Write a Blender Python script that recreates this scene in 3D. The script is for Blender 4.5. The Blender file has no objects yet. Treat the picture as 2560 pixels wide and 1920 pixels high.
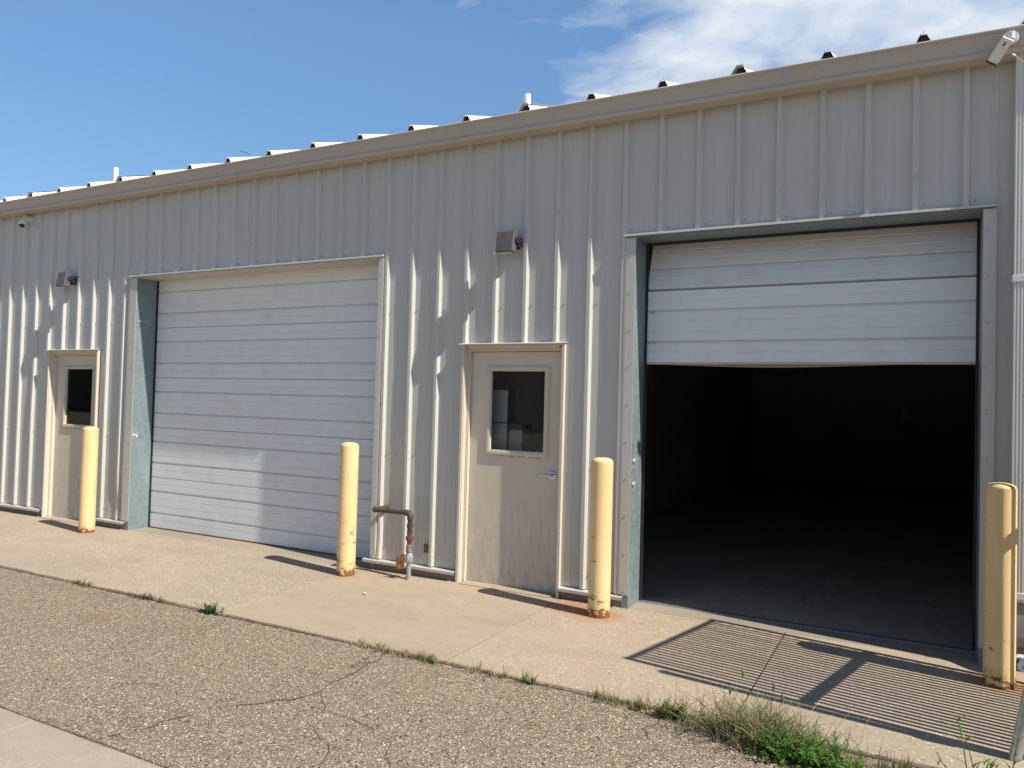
import bpy, bmesh, math, random
from mathutils import Vector, Matrix, noise as mnoise
random.seed(11)
PI = math.pi
C = bpy.context.scene.collection
S = 0.3048                                   # wall ribs stand one foot apart

# ------------------------------------------------------------------ helpers
class MB:
    """collects faces, then links them as ONE mesh object"""
    def __init__(s): s.v = []; s.f = []; s.m = []
    def quad(s, a, b, c, d, mi=0):
        i = len(s.v); s.v += [a, b, c, d]; s.f.append((i, i+1, i+2, i+3)); s.m.append(mi)
    def tri(s, a, b, c, mi=0):
        i = len(s.v); s.v += [a, b, c]; s.f.append((i, i+1, i+2)); s.m.append(mi)
    def box(s, x0, x1, y0, y1, z0, z1, mi=0):
        i = len(s.v)
        s.v += [(x0,y0,z0),(x1,y0,z0),(x1,y1,z0),(x0,y1,z0),(x0,y0,z1),(x1,y0,z1),(x1,y1,z1),(x0,y1,z1)]
        for q in ((0,3,2,1),(4,5,6,7),(0,1,5,4),(1,2,6,5),(2,3,7,6),(3,0,4,7)):
            s.f.append(tuple(i+k for k in q)); s.m.append(mi)
    def prism(s, poly, axis, a, b, mi=0, caps=True):
        """extrude a 2D polygon along x or y or z"""
        n = len(poly); i = len(s.v)
        for t in (a, b):
            for p, q in poly:
                s.v.append({'x': (t, p, q), 'y': (p, t, q), 'z': (p, q, t)}[axis])
        for k in range(n):
            l = (k+1) % n
            s.f.append((i+k, i+l, i+n+l, i+n+k)); s.m.append(mi)
        if caps:
            s.f.append(tuple(i+k for k in reversed(range(n)))); s.m.append(mi)
            s.f.append(tuple(i+n+k for k in range(n))); s.m.append(mi)
    def sheet(s, poly, axis, a, b, mi=0):
        """open profile extruded"""
        for (p, q), (r, t) in zip(poly[:-1], poly[1:]):
            g = lambda u, w, c: {'x': (c, u, w), 'y': (u, c, w), 'z': (u, w, c)}[axis]
            s.quad(g(p,q,a), g(p,q,b), g(r,t,b), g(r,t,a), mi)
    def tube(s, pts, rad, seg=12, mi=0, caps=True):
        pts = [Vector(p) for p in pts]; n = len(pts)
        rads = rad if isinstance(rad, (list, tuple)) else [rad]*n
        ref = None; i0 = len(s.v)
        for k, p in enumerate(pts):
            d = (pts[min(k+1, n-1)] - pts[max(k-1, 0)]).normalized()
            if ref is None:
                ref = Vector((0,0,1)) if abs(d.z) < .9 else Vector((1,0,0))
            u = d.cross(ref).normalized(); w = u.cross(d).normalized(); ref = w
            for j in range(seg):
                a = 2*PI*j/seg
                s.v.append(tuple(p + (u*math.cos(a) + w*math.sin(a))*rads[k]))
        for k in range(n-1):
            for j in range(seg):
                l = (j+1) % seg; a = i0+k*seg
                s.f.append((a+j, a+l, a+seg+l, a+seg+j)); s.m.append(mi)
        if caps:
            s.f.append(tuple(i0+j for j in reversed(range(seg)))); s.m.append(mi)
            s.f.append(tuple(i0+(n-1)*seg+j for j in range(seg))); s.m.append(mi)
    def disc_stud(s, x, y, z, r=.0085, h=.009, mi=0):
        """screw head with washer, facing -y"""
        n = 7; i = len(s.v)
        for rr, yy in ((r, y), (r*.95, y-h*.35), (r*.5, y-h*.4), (r*.48, y-h)):
            for j in range(n):
                a = 2*PI*j/n; s.v.append((x+rr*math.cos(a), yy, z+rr*math.sin(a)))
        for k in range(3):
            for j in range(n):
                l = (j+1) % n
                s.f.append((i+k*n+j, i+k*n+l, i+(k+1)*n+l, i+(k+1)*n+j)); s.m.append(mi)
        s.f.append(tuple(i+3*n+j for j in range(n))); s.m.append(mi)
    def build(s, name, mats, parent=None, smooth=False, bevel=0, loc=None):
        me = bpy.data.meshes.new(name); me.from_pydata(s.v, [], s.f)
        for m in (mats if isinstance(mats, (list, tuple)) else [mats]): me.materials.append(m)
        me.polygons.foreach_set('material_index', s.m)
        bm = bmesh.new(); bm.from_mesh(me)
        bmesh.ops.remove_doubles(bm, verts=bm.verts, dist=1e-5)
        bmesh.ops.recalc_face_normals(bm, faces=bm.faces)
        bm.to_mesh(me); bm.free()
        if smooth:
            me.polygons.foreach_set('use_smooth', [True]*len(me.polygons))
        o = bpy.data.objects.new(name, me); C.objects.link(o)
        if smooth:
            try: me.set_sharp_from_angle(angle=math.radians(35))
            except Exception: pass
        if bevel:
            b = o.modifiers.new('b', 'BEVEL'); b.width = bevel; b.segments = 2; b.limit_method = 'ANGLE'; b.angle_limit = math.radians(40)
        if parent is not None: o.parent = parent
        if loc: o.location = loc
        return o

def tag(o, label, cat, group=None):
    o['label'] = label; o['category'] = cat
    if group: o['group'] = group
    return o
def thing(name, loc, label, cat, group=None, rz=0):
    o = bpy.data.objects.new(name, None); C.objects.link(o); o.empty_display_size = .1
    o.location = loc; o.rotation_euler = (0, 0, rz)
    return tag(o, label, cat, group)
def structure(o): o['kind'] = 'structure'; return o
def dup(root, loc, label):
    r = root.copy(); C.objects.link(r); r.location = loc; r['label'] = label
    for ch in list(root.children):
        c = ch.copy(); C.objects.link(c); c.parent = r
        for g in list(ch.children):
            d = g.copy(); C.objects.link(d); d.parent = c
    return r

# ------------------------------------------------------------------ node material helper
class NT:
    def __init__(s, name):
        s.m = bpy.data.materials.new(name); s.m.use_nodes = True
        s.t = s.m.node_tree; s.b = s.t.nodes['Principled BSDF']; s._co = None
    def n(s, typ, ins=None, **kw):
        nd = s.t.nodes.new(typ)
        for k, v in kw.items(): setattr(nd, k, v)
        for k, v in (ins or {}).items():
            sk = nd.inputs[k]
            if hasattr(v, 'is_output'): s.t.links.new(v, sk)
            else: sk.default_value = v
        return nd
    def co(s, rnd=False):
        tc = s.n('ShaderNodeTexCoord')
        v = tc.outputs['Object']
        if rnd:
            oi = s.n('ShaderNodeObjectInfo')
            ml = s.n('ShaderNodeMath', {0: oi.outputs['Random'], 1: 60.0}, operation='MULTIPLY')
            v = s.n('ShaderNodeVectorMath', {0: v, 1: ml.outputs[0]}, operation='ADD').outputs[0]
        return v
    def scale(s, v, xyz):
        return s.n('ShaderNodeVectorMath', {0: v, 1: xyz}, operation='MULTIPLY').outputs[0]
    def noise(s, v, scale, detail=4, rough=.55, out=0):
        return s.n('ShaderNodeTexNoise', {'Vector': v, 'Scale': scale, 'Detail': detail, 'Roughness': rough}).outputs[out]
    def vor(s, v, scale, out='Distance', **kw):
        return s.n('ShaderNodeTexVoronoi', {'Vector': v, 'Scale': scale}, **kw).outputs[out]
    def ramp(s, f, stops, interp='LINEAR'):
        r = s.n('ShaderNodeValToRGB', {'Fac': f}); r.color_ramp.interpolation = interp
        el = r.color_ramp.elements
        while len(el) < len(stops): el.new(.5)
        for e, (p, c) in zip(el, stops):
            e.position = p; e.color = (c[0], c[1], c[2], 1) if not isinstance(c, (int, float)) else (c, c, c, 1)
        return r.outputs[0]
    def rng(s, f, a, b, c=0.0, d=1.0):
        return s.n('ShaderNodeMapRange', {0: f, 1: a, 2: b, 3: c, 4: d}, clamp=True).outputs[0]
    def mth(s, op, a, b=0.0):
        return s.n('ShaderNodeMath', {0: a, 1: b}, operation=op).outputs[0]
    def mix(s, f, a, b, mode='MIX'):
        nd = s.n('ShaderNodeMix', data_type='RGBA', blend_type=mode)
        for i, v in ((0, f), (6, a), (7, b)):
            sk = nd.inputs[i]
            if hasattr(v, 'is_output'): s.t.links.new(v, sk)
            elif i == 0: sk.default_value = v
            else: sk.default_value = (v[0], v[1], v[2], 1)
        return nd.outputs[2]
    def sep(s, v): return s.n('ShaderNodeSeparateXYZ', {0: v}).outputs
    def bump(s, h, strength=.3, dist=.005, normal=None):
        ins = {'Height': h, 'Strength': strength, 'Distance': dist}
        if normal is not None: ins['Normal'] = normal
        return s.n('ShaderNodeBump', ins).outputs[0]
    def set(s, **kw):
        names = dict(color='Base Color', rough='Roughness', metal='Metallic', spec='Specular IOR Level', normal='Normal',
                     trans='Transmission Weight', ior='IOR', alpha='Alpha', coat='Coat Weight')
        for k, v in kw.items():
            sk = s.b.inputs[names[k]]
            if hasattr(v, 'is_output'): s.t.links.new(v, sk)
            elif k == 'color': sk.default_value = (v[0], v[1], v[2], 1)
            else: sk.default_value = v
        return s.m

def painted(name, col, rough=.42, dirt=.12, scale=2.0, streak=True, dust=(.33,.27,.20), bump=.0, spec=.4):
    t = NT(name); v = t.co()
    n1 = t.noise(v, scale, 6)
    f = t.rng(n1, .35, .75)
    if streak:
        n2 = t.noise(t.scale(v, (14, 14, .7)), 1.6, 5)
        f = t.mth('MULTIPLY', f, t.rng(n2, .3, .7, .25, 1.0))
    f = t.mth('MULTIPLY', f, dirt)
    c = t.mix(f, col, dust)
    fine = t.noise(v, 45, 3)
    c = t.mix(t.rng(fine, .3, .7, 0, .05), c, (col[0]*.8, col[1]*.8, col[2]*.8))
    kw = dict(color=c, rough=t.rng(n1, .3, .7, rough-.06, rough+.1), spec=spec)
    if bump: kw['normal'] = t.bump(t.noise(v, 160, 2), bump, .002)
    return t.set(**kw)

M = {}
def wall_paint():
    t = NT('wall_paint'); v = t.co()
    c0 = (.525, .522, .482)
    sheet = t.n('ShaderNodeTexWhiteNoise', {'W': t.mth('FLOOR', t.mth('DIVIDE', t.mth('ADD', t.sep(v)[0], .12), .9144))}, noise_dimensions='1D').outputs[0]
    c = t.mix(t.rng(sheet, 0, 1, 0, .5), c0, (.49, .488, .452))
    st = t.noise(t.scale(v, (16, 16, .5)), 1.5, 6)
    c = t.mix(t.rng(st, .48, .78, 0, .20), c, (.37, .35, .31))
    # splash dust along the foot of the wall
    z = t.sep(v)[2]
    lo = t.mth('MULTIPLY', t.rng(z, .75, .1, 0, 1), t.rng(t.noise(v, 6, 6), .35, .7, .1, 1))
    c = t.mix(t.mth('MULTIPLY', lo, .38), c, (.40, .34, .25))
    sp = t.rng(t.vor(v, 26), .05, .09, 1, 0)
    sp = t.mth('MULTIPLY', sp, t.rng(t.noise(v, 2.2, 2), .56, .66))
    c = t.mix(t.mth('MULTIPLY', sp, .4), c, (.30, .27, .23))
    return t.set(color=c, rough=t.rng(st, .3, .7, .29, .42), spec=.5, normal=t.bump(t.noise(t.scale(v, (6, 6, 1.2)), 1.2, 3), .10, .01))
M['wall'] = wall_paint()
M['trim'] = painted('trim_paint', (.53, .527, .488), dirt=.16)
M['flash'] = painted('flashing_paint', (.51, .50, .47), dirt=.3, scale=6, streak=False)
M['gutter'] = painted('gutter_paint', (.47, .42, .36), dirt=.25, scale=1.2, dust=(.25,.22,.19))
M['doorframe'] = painted('door_frame_paint', (.60, .55, .465), dirt=.3, scale=5, dust=(.42,.33,.23))
M['white'] = None
def white_door():
    t = NT('white_door_paint'); v = t.co()
    n = t.noise(t.scale(v, (.5, 1, 3)), 2.0, 6)
    c = t.mix(t.rng(n, .4, .75, 0, .16), (.745, .785, .785), (.63, .635, .61))
    z = t.sep(v)[2]
    lo = t.mth('MULTIPLY', t.rng(z, .9, .0), t.rng(t.noise(v, 5, 6), .4, .7))
    c = t.mix(t.mth('MULTIPLY', lo, .22), c, (.45, .40, .33))
    sc = t.rng(t.noise(t.scale(v, (1.2, 1, 30)), 3, 4), .70, .76)
    sc = t.mth('MULTIPLY', sc, t.rng(t.noise(v, .9, 2), .5, .62))
    c = t.mix(t.mth('MULTIPLY', sc, .3), c, (.40, .38, .35))
    emb = t.noise(t.scale(v, (1, 1, 3.2)), 55, 3)
    return t.set(color=c, rough=.46, spec=.38, normal=t.bump(emb, .10, .003))
M['white'] = white_door()
M['tarnish'] = None
def galv(name, c1, c2, metal=.55, rough=.48):
    t = NT(name); v = t.co()
    vo = t.vor(t.scale(v, (1, 1, .6)), 55, 'Color')
    sp = t.sep(vo)[0]
    c = t.mix(t.rng(sp, 0, 1, 0, .55), c1, c2)
    bl = t.noise(t.scale(v, (1.5, 1.5, .6)), 3.5, 6)
    c = t.mix(t.rng(bl, .5, .72, 0, .55), c, (c1[0]*1.35+.05, c1[1]*1.35+.05, c1[2]*1.3+.05))
    return t.set(color=c, metal=metal, rough=t.rng(sp, 0, 1, rough-.08, rough+.1), spec=.4, normal=t.bump(bl, .08, .01))
M['galv'] = galv('galvanised_jamb', (.20, .255, .275), (.29, .345, .36), .35, .5)
M['zinc'] = galv('zinc_pipe', (.40, .43, .45), (.52, .54, .55), .75, .36)
M['chrome'] = NT('bright_steel').set(color=(.62, .63, .64), metal=1.0, rough=.22)
M['screw'] = NT('screw_steel').set(color=(.42, .42, .41), metal=.6, rough=.4)
M['black'] = NT('black_rubber').set(color=(.018, .019, .022), rough=.65)
M['closure'] = NT('dark_closure').set(color=(.02, .022, .028), rough=.8)
def leaf_paint():
    t = NT('person_door_paint'); v = t.co()
    n = t.noise(v, 3.2, 7)
    c = t.mix(t.rng(n, .35, .72, 0, .55), (.63, .57, .465), (.55, .485, .38))
    z = t.sep(v)[2]
    low = t.mth('MULTIPLY', t.rng(z, .95, .05), t.rng(t.noise(t.scale(v, (6, 6, 1.5)), 4, 7), .42, .68))
    c = t.mix(t.mth('MULTIPLY', low, .55), c, (.30, .28, .255))
    sc = t.rng(t.noise(t.scale(v, (3, 3, 22)), 5, 5), .68, .74)
    sc = t.mth('MULTIPLY', sc, t.rng(z, 1.25, .6, .0, 1))
    c = t.mix(t.mth('MULTIPLY', sc, .7), c, (.16, .15, .14))
    sc2 = t.rng(t.noise(t.scale(v, (26, 26, 4)), 3.4, 4), .72, .76)
    c = t.mix(t.mth('MULTIPLY', sc2, .5), c, (.20, .18, .16))
    return t.set(color=c, rough=t.rng(n, .3, .7, .42, .62), spec=.35, normal=t.bump(t.noise(v, 3, 2), .12, .01))
M['leaf'] = leaf_paint()
def glass(name, tint, refl):
    t = NT(name)
    out = t.t.nodes['Material Output']
    tr = t.n('ShaderNodeBsdfTransparent', {0: (tint*.95, tint, tint, 1)})
    gl = t.n('ShaderNodeBsdfGlossy', {0: (refl, refl, refl, 1), 'Roughness': .02})
    fr = t.n('ShaderNodeFresnel', {'IOR': 1.48})
    mx = t.n('ShaderNodeMixShader', {0: fr.outputs[0], 1: tr.outputs[0], 2: gl.outputs[0]})
    t.t.links.new(mx.outputs[0], out.inputs[0])
    return t.m
M['glass'] = glass('window_glass', .90, 1.0); M['glass_tint'] = glass('tinted_glass', .40, .9)
def bollard_paint():
    t = NT('bollard_paint'); tc = t.n('ShaderNodeTexCoord'); o = tc.outputs['Object']
    v = t.co(rnd=True)
    z = t.sep(o)[2]
    n = t.noise(t.scale(v, (1, 1, .5)), 5, 6)
    c = t.mix(t.rng(n, .35, .7), (.78, .59, .31), (.73, .52, .255))
    st = t.noise(t.scale(v, (14, 14, 1.0)), 2, 4)
    c = t.mix(t.rng(st, .55, .8, 0, .4), c, (.62, .40, .19))
    # scratches and dents
    sc = t.rng(t.noise(t.scale(v, (3, 3, 7)), 1.9, 7, .72), .61, .63)
    sc = t.mth('MULTIPLY', sc, t.rng(t.noise(v, 2.6, 2), .48, .54))
    c = t.mix(t.mth('MULTIPLY', sc, .85), c, (.13, .10, .07))
    sc2 = t.rng(t.vor(t.scale(v, (3, 3, 5)), 7), .045, .07, 1, 0)
    c = t.mix(t.mth('MULTIPLY', sc2, .7), c, (.22, .14, .08))
    # rust biting up from the foot
    edge = t.mth('SUBTRACT', z, t.mth('MULTIPLY', t.noise(v, 17, 6, .72), .30))
    ru = t.rng(edge, -.108, -.116)
    rc = t.ramp(t.noise(v, 50, 4), [(.3, (.035, .012, .008)), (.55, (.10, .032, .015)), (.8, (.22, .08, .03))])
    c = t.mix(ru, c, rc)
    halo = t.rng(edge, -.03, -.13, 0, .35)
    c = t.mix(halo, c, (.42, .20, .08))
    h = t.mth('SUBTRACT', t.mth('MULTIPLY', n, .3), t.mth('MULTIPLY', t.mth('ADD', ru, sc), .5))
    return t.set(color=c, rough=t.rng(ru, 0, 1, .5, .85), spec=.35, normal=t.bump(h, .35, .004))
M['bollard'] = bollard_paint()
def pipe_mat(name, a, b, lo, hi, metal=.2):
    t = NT(name); v = t.co(); n = t.noise(v, 28, 6, .65)
    c = t.mix(t.rng(n, lo, hi), a, b)
    return t.set(color=c, rough=.65, metal=metal, normal=t.bump(n, .3, .003))
M['pipe'] = pipe_mat('brown_pipe', (.060, .048, .042), (.10, .065, .048), .45, .65)
M['pipe_red'] = pipe_mat('red_oxide_pipe', (.17, .06, .04), (.09, .05, .04), .4, .6)
M['pipe_grey'] = pipe_mat('grey_painted_pipe', (.30, .33, .355), (.24, .25, .25), .5, .7)
M['pipe_green'] = pipe_mat('weathered_union', (.22, .22, .17), (.15, .10, .07), .45, .6)
M['rust_plate'] = pipe_mat('rusty_plate', (.33, .13, .035), (.50, .44, .36), .55, .62)
M['rust_dark'] = pipe_mat('dark_rust', (.13, .06, .03), (.24, .12, .05), .4, .65)
M['lamp'] = painted('lamp_housing', (.088, .082, .094), dirt=.2, scale=8, rough=.5)
M['lens'] = NT('lamp_lens').set(color=(.5, .5, .47), rough=.35)
M['camwhite'] = painted('white_plastic', (.74, .74, .70), dirt=.12, scale=12, streak=False)
M['inwall'] = painted('interior_wall_board', (.40, .375, .34), dirt=.3, scale=1.5, rough=.8)
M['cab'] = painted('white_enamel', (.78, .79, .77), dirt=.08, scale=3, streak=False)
M['downspout'] = painted('downspout_paint', (.70, .70, .67), dirt=.15)
def roof_mat():
    return painted('roof_white', (.74, .74, .71), dirt=.12, rough=.4)
M['roof'] = roof_mat()

RUST_SPOTS = [(8.817, -.30), (8.50, -.19), (6.283, -.33), (11.474, -.34), (2.391, -.33), (8.66, -.24)]
def concrete(name, ca, cb, agg=.0, seed=0, rust=False, aggcol=(.50, .36, .28)):
    t = NT(name); tc = t.n('ShaderNodeTexCoord'); v = tc.outputs['Object']
    vv = t.n('ShaderNodeVectorMath', {0: v, 1: (seed*7.3, seed*3.1, 0)}, operation='ADD').outputs[0]
    big = t.noise(vv, 1.1, 7, .62)
    c = t.mix(t.rng(big, .32, .68), ca, cb)
    mid = t.noise(vv, 9, 6, .6)
    c = t.mix(t.rng(mid, .4, .75, 0, .32), c, (ca[0]*.66, ca[1]*.64, ca[2]*.62))
    fine = t.noise(vv, 140, 4, .7)
    c = t.mix(t.rng(fine, .35, .7, 0, .5), c, (ca[0]*.62, ca[1]*.60, ca[2]*.58))
    # worn areas showing the stones in the mix
    wear = t.rng(t.noise(vv, .75, 5, .6), .62-agg*.30, .72-agg*.2)
    cell = t.n('ShaderNodeTexVoronoi', {'Vector': vv, 'Scale': 50.0, 'Randomness': 1.0})
    cr = t.sep(cell.outputs['Color'])
    stone = t.ramp(cr[0], [(.0, (.15, .11, .085)), (.35, aggcol), (.7, (.52, .41, .31)), (1, (.68, .62, .54))])
    on = t.mth('MULTIPLY', t.rng(cell.outputs['Distance'], .42, .30), t.rng(cr[1], .30, .34))
    on = t.mth('MULTIPLY', on, wear)
    c = t.mix(t.mth('MULTIPLY', on, .9), c, stone)
    # odd dark specks and pits
    sp = t.vor(vv, 22)
    spm = t.mth('MULTIPLY', t.rng(sp, .07, .04), .6)
    c = t.mix(spm, c, (.16, .13, .10))
    # tyre and oil grime in soft patches
    gr = t.rng(t.noise(t.scale(vv, (.6, 1.4, 1)), 1.7, 5, .6), .47, .70, 0, .42)
    pk = t.rng(t.noise(vv, .55, 4, .55), .45, .65, 0, .30)
    c = t.mix(pk, c, (ca[0]*1.06, ca[1]*.985, ca[2]*.95))
    c = t.mix(gr, c, (ca[0]*.62, ca[1]*.63, ca[2]*.64))
    if rust:
        for (rx, ry) in RUST_SPOTS:
            d = t.n('ShaderNodeVectorMath', {0: v, 1: (rx, ry, 0)}, operation='DISTANCE').outputs['Value']
            d = t.mth('ADD', d, t.mth('MULTIPLY', t.mth('SUBTRACT', t.noise(v, 11, 6, .65), .5), .26))
            k = t.rng(d, .25, .08, 0, .62 if rx > 8 else .25)
            c = t.mix(k, c, (.36, .15, .055))
    h = t.mth('ADD', t.mth('MULTIPLY', fine, .4), t.mth('MULTIPLY', on, .5))
    h = t.mth('ADD', h, t.mth('MULTIPLY', mid, .5))
    return t.set(color=c, rough=.88, spec=.25, normal=t.bump(h, .45, .005))
M['conc_a'] = concrete('concrete_grey', (.42, .35, .262), (.35, .298, .228), .9, 1, True)
M['conc_b'] = concrete('concrete_tan', (.43, .352, .258), (.38, .31, .228), .05, 2, True)
M['conc_c'] = concrete('concrete_worn', (.43, .352, .260), (.37, .308, .230), 1.0, 3, True)
M['conc_pad'] = concrete('concrete_pad', (.40, .34, .27), (.345, .295, .235), .6, 4)
M['conc_foot'] = concrete('concrete_foundation', (.30, .26, .21), (.22, .19, .16), .3, 5)
M['conc_in'] = concrete('concrete_interior', (.38, .325, .255), (.25, .215, .17), .2, 6)
def asphalt():
    t = NT('chip_seal_asphalt'); tc = t.n('ShaderNodeTexCoord'); v = tc.outputs['Object']
    wv = t.n('ShaderNodeVectorMath', {0: v, 1: t.scale(t.noise(v, 60, 2, .5, 1), (.006, .006, 0))}, operation='ADD').outputs[0]
    big = t.noise(v, .8, 6, .6)
    def layer(scale, lo, hi):
        ce = t.n('ShaderNodeTexVoronoi', {'Vector': wv, 'Scale': scale, 'Randomness': 1.0})
        cr = t.sep(ce.outputs['Color'])
        return ce.outputs['Distance'], cr
    d1, c1 = layer(72, 0, 1)
    d2, c2 = layer(128, 0, 1)
    binder = t.mix(t.rng(big, .35, .7), (.152, .120, .080), (.212, .168, .113))
    st1 = t.ramp(c1[0], [(0, (.16, .13, .105)), (.25, (.29, .235, .175)), (.55, (.43, .345, .24)), (.82, (.58, .485, .335)), (1, (.68, .60, .45))])
    st2 = t.ramp(c2[0], [(0, (.12, .10, .085)), (.3, (.25, .205, .155)), (.65, (.385, .307, .212)), (1, (.56, .47, .335))])
    m2 = t.mth('MULTIPLY', t.rng(d2, .58, .40), t.rng(c2[1], .04, .08))
    m1 = t.mth('MULTIPLY', t.rng(d1, .50, .38), t.rng(c1[1], .36, .40))
    c = t.mix(m2, binder, st2)
    c = t.mix(m1, c, st1)
    rare = t.mth('MULTIPLY', t.rng(c1[2], .955, .96), t.rng(d1, .5, .42))
    c = t.mix(rare, c, (.035, .035, .04))
    c = t.mix(t.rng(t.noise(v, 1.9, 5, .6), .55, .75, 0, .28), c, (.12, .105, .095))
    dd = t.n('ShaderNodeVectorMath', {0: v, 1: (5.62, -2.35, 0)}, operation='DISTANCE').outputs['Value']
    dd = t.mth('ADD', dd, t.mth('MULTIPLY', t.noise(v, 14, 4), .12))
    c = t.mix(t.rng(dd, .22, .10, 0, .6), c, (.25, .155, .085))
    h = t.mth('ADD', t.mth('MULTIPLY', m1, t.rng(d1, .5, .0, .2, 1)), t.mth('MULTIPLY', m2, .45))
    return t.set(color=c, rough=.9, spec=.25, normal=t.bump(h, .8, .006))
M['asphalt'] = asphalt()
def dirt_mat():
    t = NT('joint_dirt'); v = t.co(); n = t.noise(v, 40, 6, .7)
    return t.set(color=t.ramp(n, [(.3, (.045, .032, .024)), (.55, (.13, .085, .055)), (.75, (.26, .19, .13))]), rough=.95, normal=t.bump(n, .8, .01))
M['dirt'] = dirt_mat()
M['crack'] = NT('crack_dirt').set(color=(.085, .067, .052), rough=.95)
def plant(name, a, b, tr=.25):
    t = NT(name); oi = t.n('ShaderNodeTexCoord').outputs['Object']
    n = t.noise(oi, 38, 3)
    c = t.mix(t.rng(n, .35, .65), a, b)
    t.set(color=c, rough=.55, spec=.3)
    out = t.t.nodes['Material Output']
    tl = t.n('ShaderNodeBsdfTranslucent'); t.t.links.new(c, tl.inputs[0])
    mx = t.n('ShaderNodeMixShader', {0: tr, 1: t.b.outputs[0], 2: tl.outputs[0]})
    t.t.links.new(mx.outputs[0], out.inputs[0])
    return t.m
M['grass'] = plant('green_blades', (.085, .14, .028), (.15, .19, .05))
M['grass2'] = plant('olive_blades', (.17, .19, .08), (.26, .26, .12))
M['lime'] = plant('lime_leaves', (.085, .19, .03), (.13, .25, .045), .3)
M['bluegreen'] = plant('bluegreen_leaves', (.055, .115, .05), (.085, .15, .065))
M['darkleaf'] = plant('dark_leaves', (.07, .065, .045), (.11, .09, .06))
M['dry'] = plant('dry_stalks', (.33, .26, .14), (.42, .34, .20), .15)
M['redstem'] = plant('red_brown_litter', (.17, .075, .04), (.24, .13, .07), .1)

# ------------------------------------------------------------------ camera, sun, sky
cam = bpy.data.cameras.new('camera'); camo = bpy.data.objects.new('camera', cam); C.objects.link(camo)
yaw, pit, rol = -.48972, .02480, .02698
cy, sy, cp, sp_, cr_, sr_ = math.cos(yaw), math.sin(yaw), math.cos(pit), math.sin(pit), math.cos(rol), math.sin(rol)
F = Vector((sy*cp, cy*cp, sp_)); Rt = Vector((cy, -sy, 0)); Up = Rt.cross(F)
Rv = Rt*cr_ + Up*sr_; Uv = -Rt*sr_ + Up*cr_
mw = Matrix(((Rv.x, Uv.x, -F.x, 11.03067), (Rv.y, Uv.y, -F.y, -6.00896), (Rv.z, Uv.z, -F.z, 1.6446), (0, 0, 0, 1)))
camo.matrix_world = mw
cam.sensor_width = 36; cam.lens = 1923/2560*36; cam.clip_end = 3000; cam.clip_start = .05
bpy.context.scene.camera = camo

AZ, EL = math.radians(9.2), math.radians(47)
sun_dir = Vector((math.cos(AZ)*math.cos(EL), -math.sin(AZ)*math.cos(EL), math.sin(EL)))
L = bpy.data.lights.new('sun', 'SUN'); L.energy = 5.0; L.angle = math.radians(.53); L.color = (1, .93, .82)
lo = bpy.data.objects.new('sun', L); C.objects.link(lo)
lo.rotation_euler = (-sun_dir).to_track_quat('-Z', 'Y').to_euler(); lo.location = (20, -10, 20)

w = bpy.data.worlds.new('World'); bpy.context.scene.world = w; w.use_nodes = True
nt = w.node_tree; bg = nt.nodes['Background']
sky = nt.nodes.new('ShaderNodeTexSky'); sky.sky_type = 'NISHITA'; sky.sun_disc = False
sky.sun_elevation = EL; sky.sun_rotation = PI/2 + AZ
sky.altitude = 1500; sky.air_density = 1.0; sky.dust_density = .35; sky.ozone_density = 1.5
def wn(typ, ins=None, **kw):
    nd = nt.nodes.new(typ)
    for k, v in kw.items(): setattr(nd, k, v)
    for k, v in (ins or {}).items():
        if hasattr(v, 'is_output'): nt.links.new(v, nd.inputs[k])
        else: nd.inputs[k].default_value = v
    return nd
tc = wn('ShaderNodeTexCoord'); d = tc.outputs['Generated']
sx = wn('ShaderNodeSeparateXYZ', {0: d}).outputs
zc = wn('ShaderNodeMath', {0: sx[2], 1: .06}, operation='MAXIMUM').outputs[0]
px = wn('ShaderNodeMath', {0: sx[0], 1: zc}, operation='DIVIDE').outputs[0]
py = wn('ShaderNodeMath', {0: sx[1], 1: zc}, operation='DIVIDE').outputs[0]
cv = wn('ShaderNodeCombineXYZ', {0: px, 1: py, 2: 0.0}).outputs[0]
warp = wn('ShaderNodeTexNoise', {'Vector': cv, 'Scale': 1.6, 'Detail': 3.0})
wv = wn('ShaderNodeVectorMath', {0: warp.outputs[1], 1: (.5, .5, 0)}, operation='MULTIPLY').outputs[0]
cv2 = wn('ShaderNodeVectorMath', {0: cv, 1: wv}, operation='ADD').outputs[0]
cn = wn('ShaderNodeTexNoise', {'Vector': cv2, 'Scale': 2.1, 'Detail': 9.0, 'Roughness': .56}).outputs[0]
# the cloud bank stands to the north-east, over the right end of the roof
cd = Vector((.10, .90, .42)).normalized()
dt = wn('ShaderNodeVectorMath', {0: d, 1: tuple(cd)}, operation='DOT_PRODUCT').outputs['Value']
bank = wn('ShaderNodeMapRange', {0: dt, 1: .74, 2: .95, 3: -.32, 4: .17}).outputs[0]
cs = wn('ShaderNodeMath', {0: cn, 1: bank}, operation='ADD').outputs[0]
cm = wn('ShaderNodeMapRange', {0: cs, 1: .45, 2: .74, 3: 0.0, 4: .92}).outputs[0]
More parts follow.
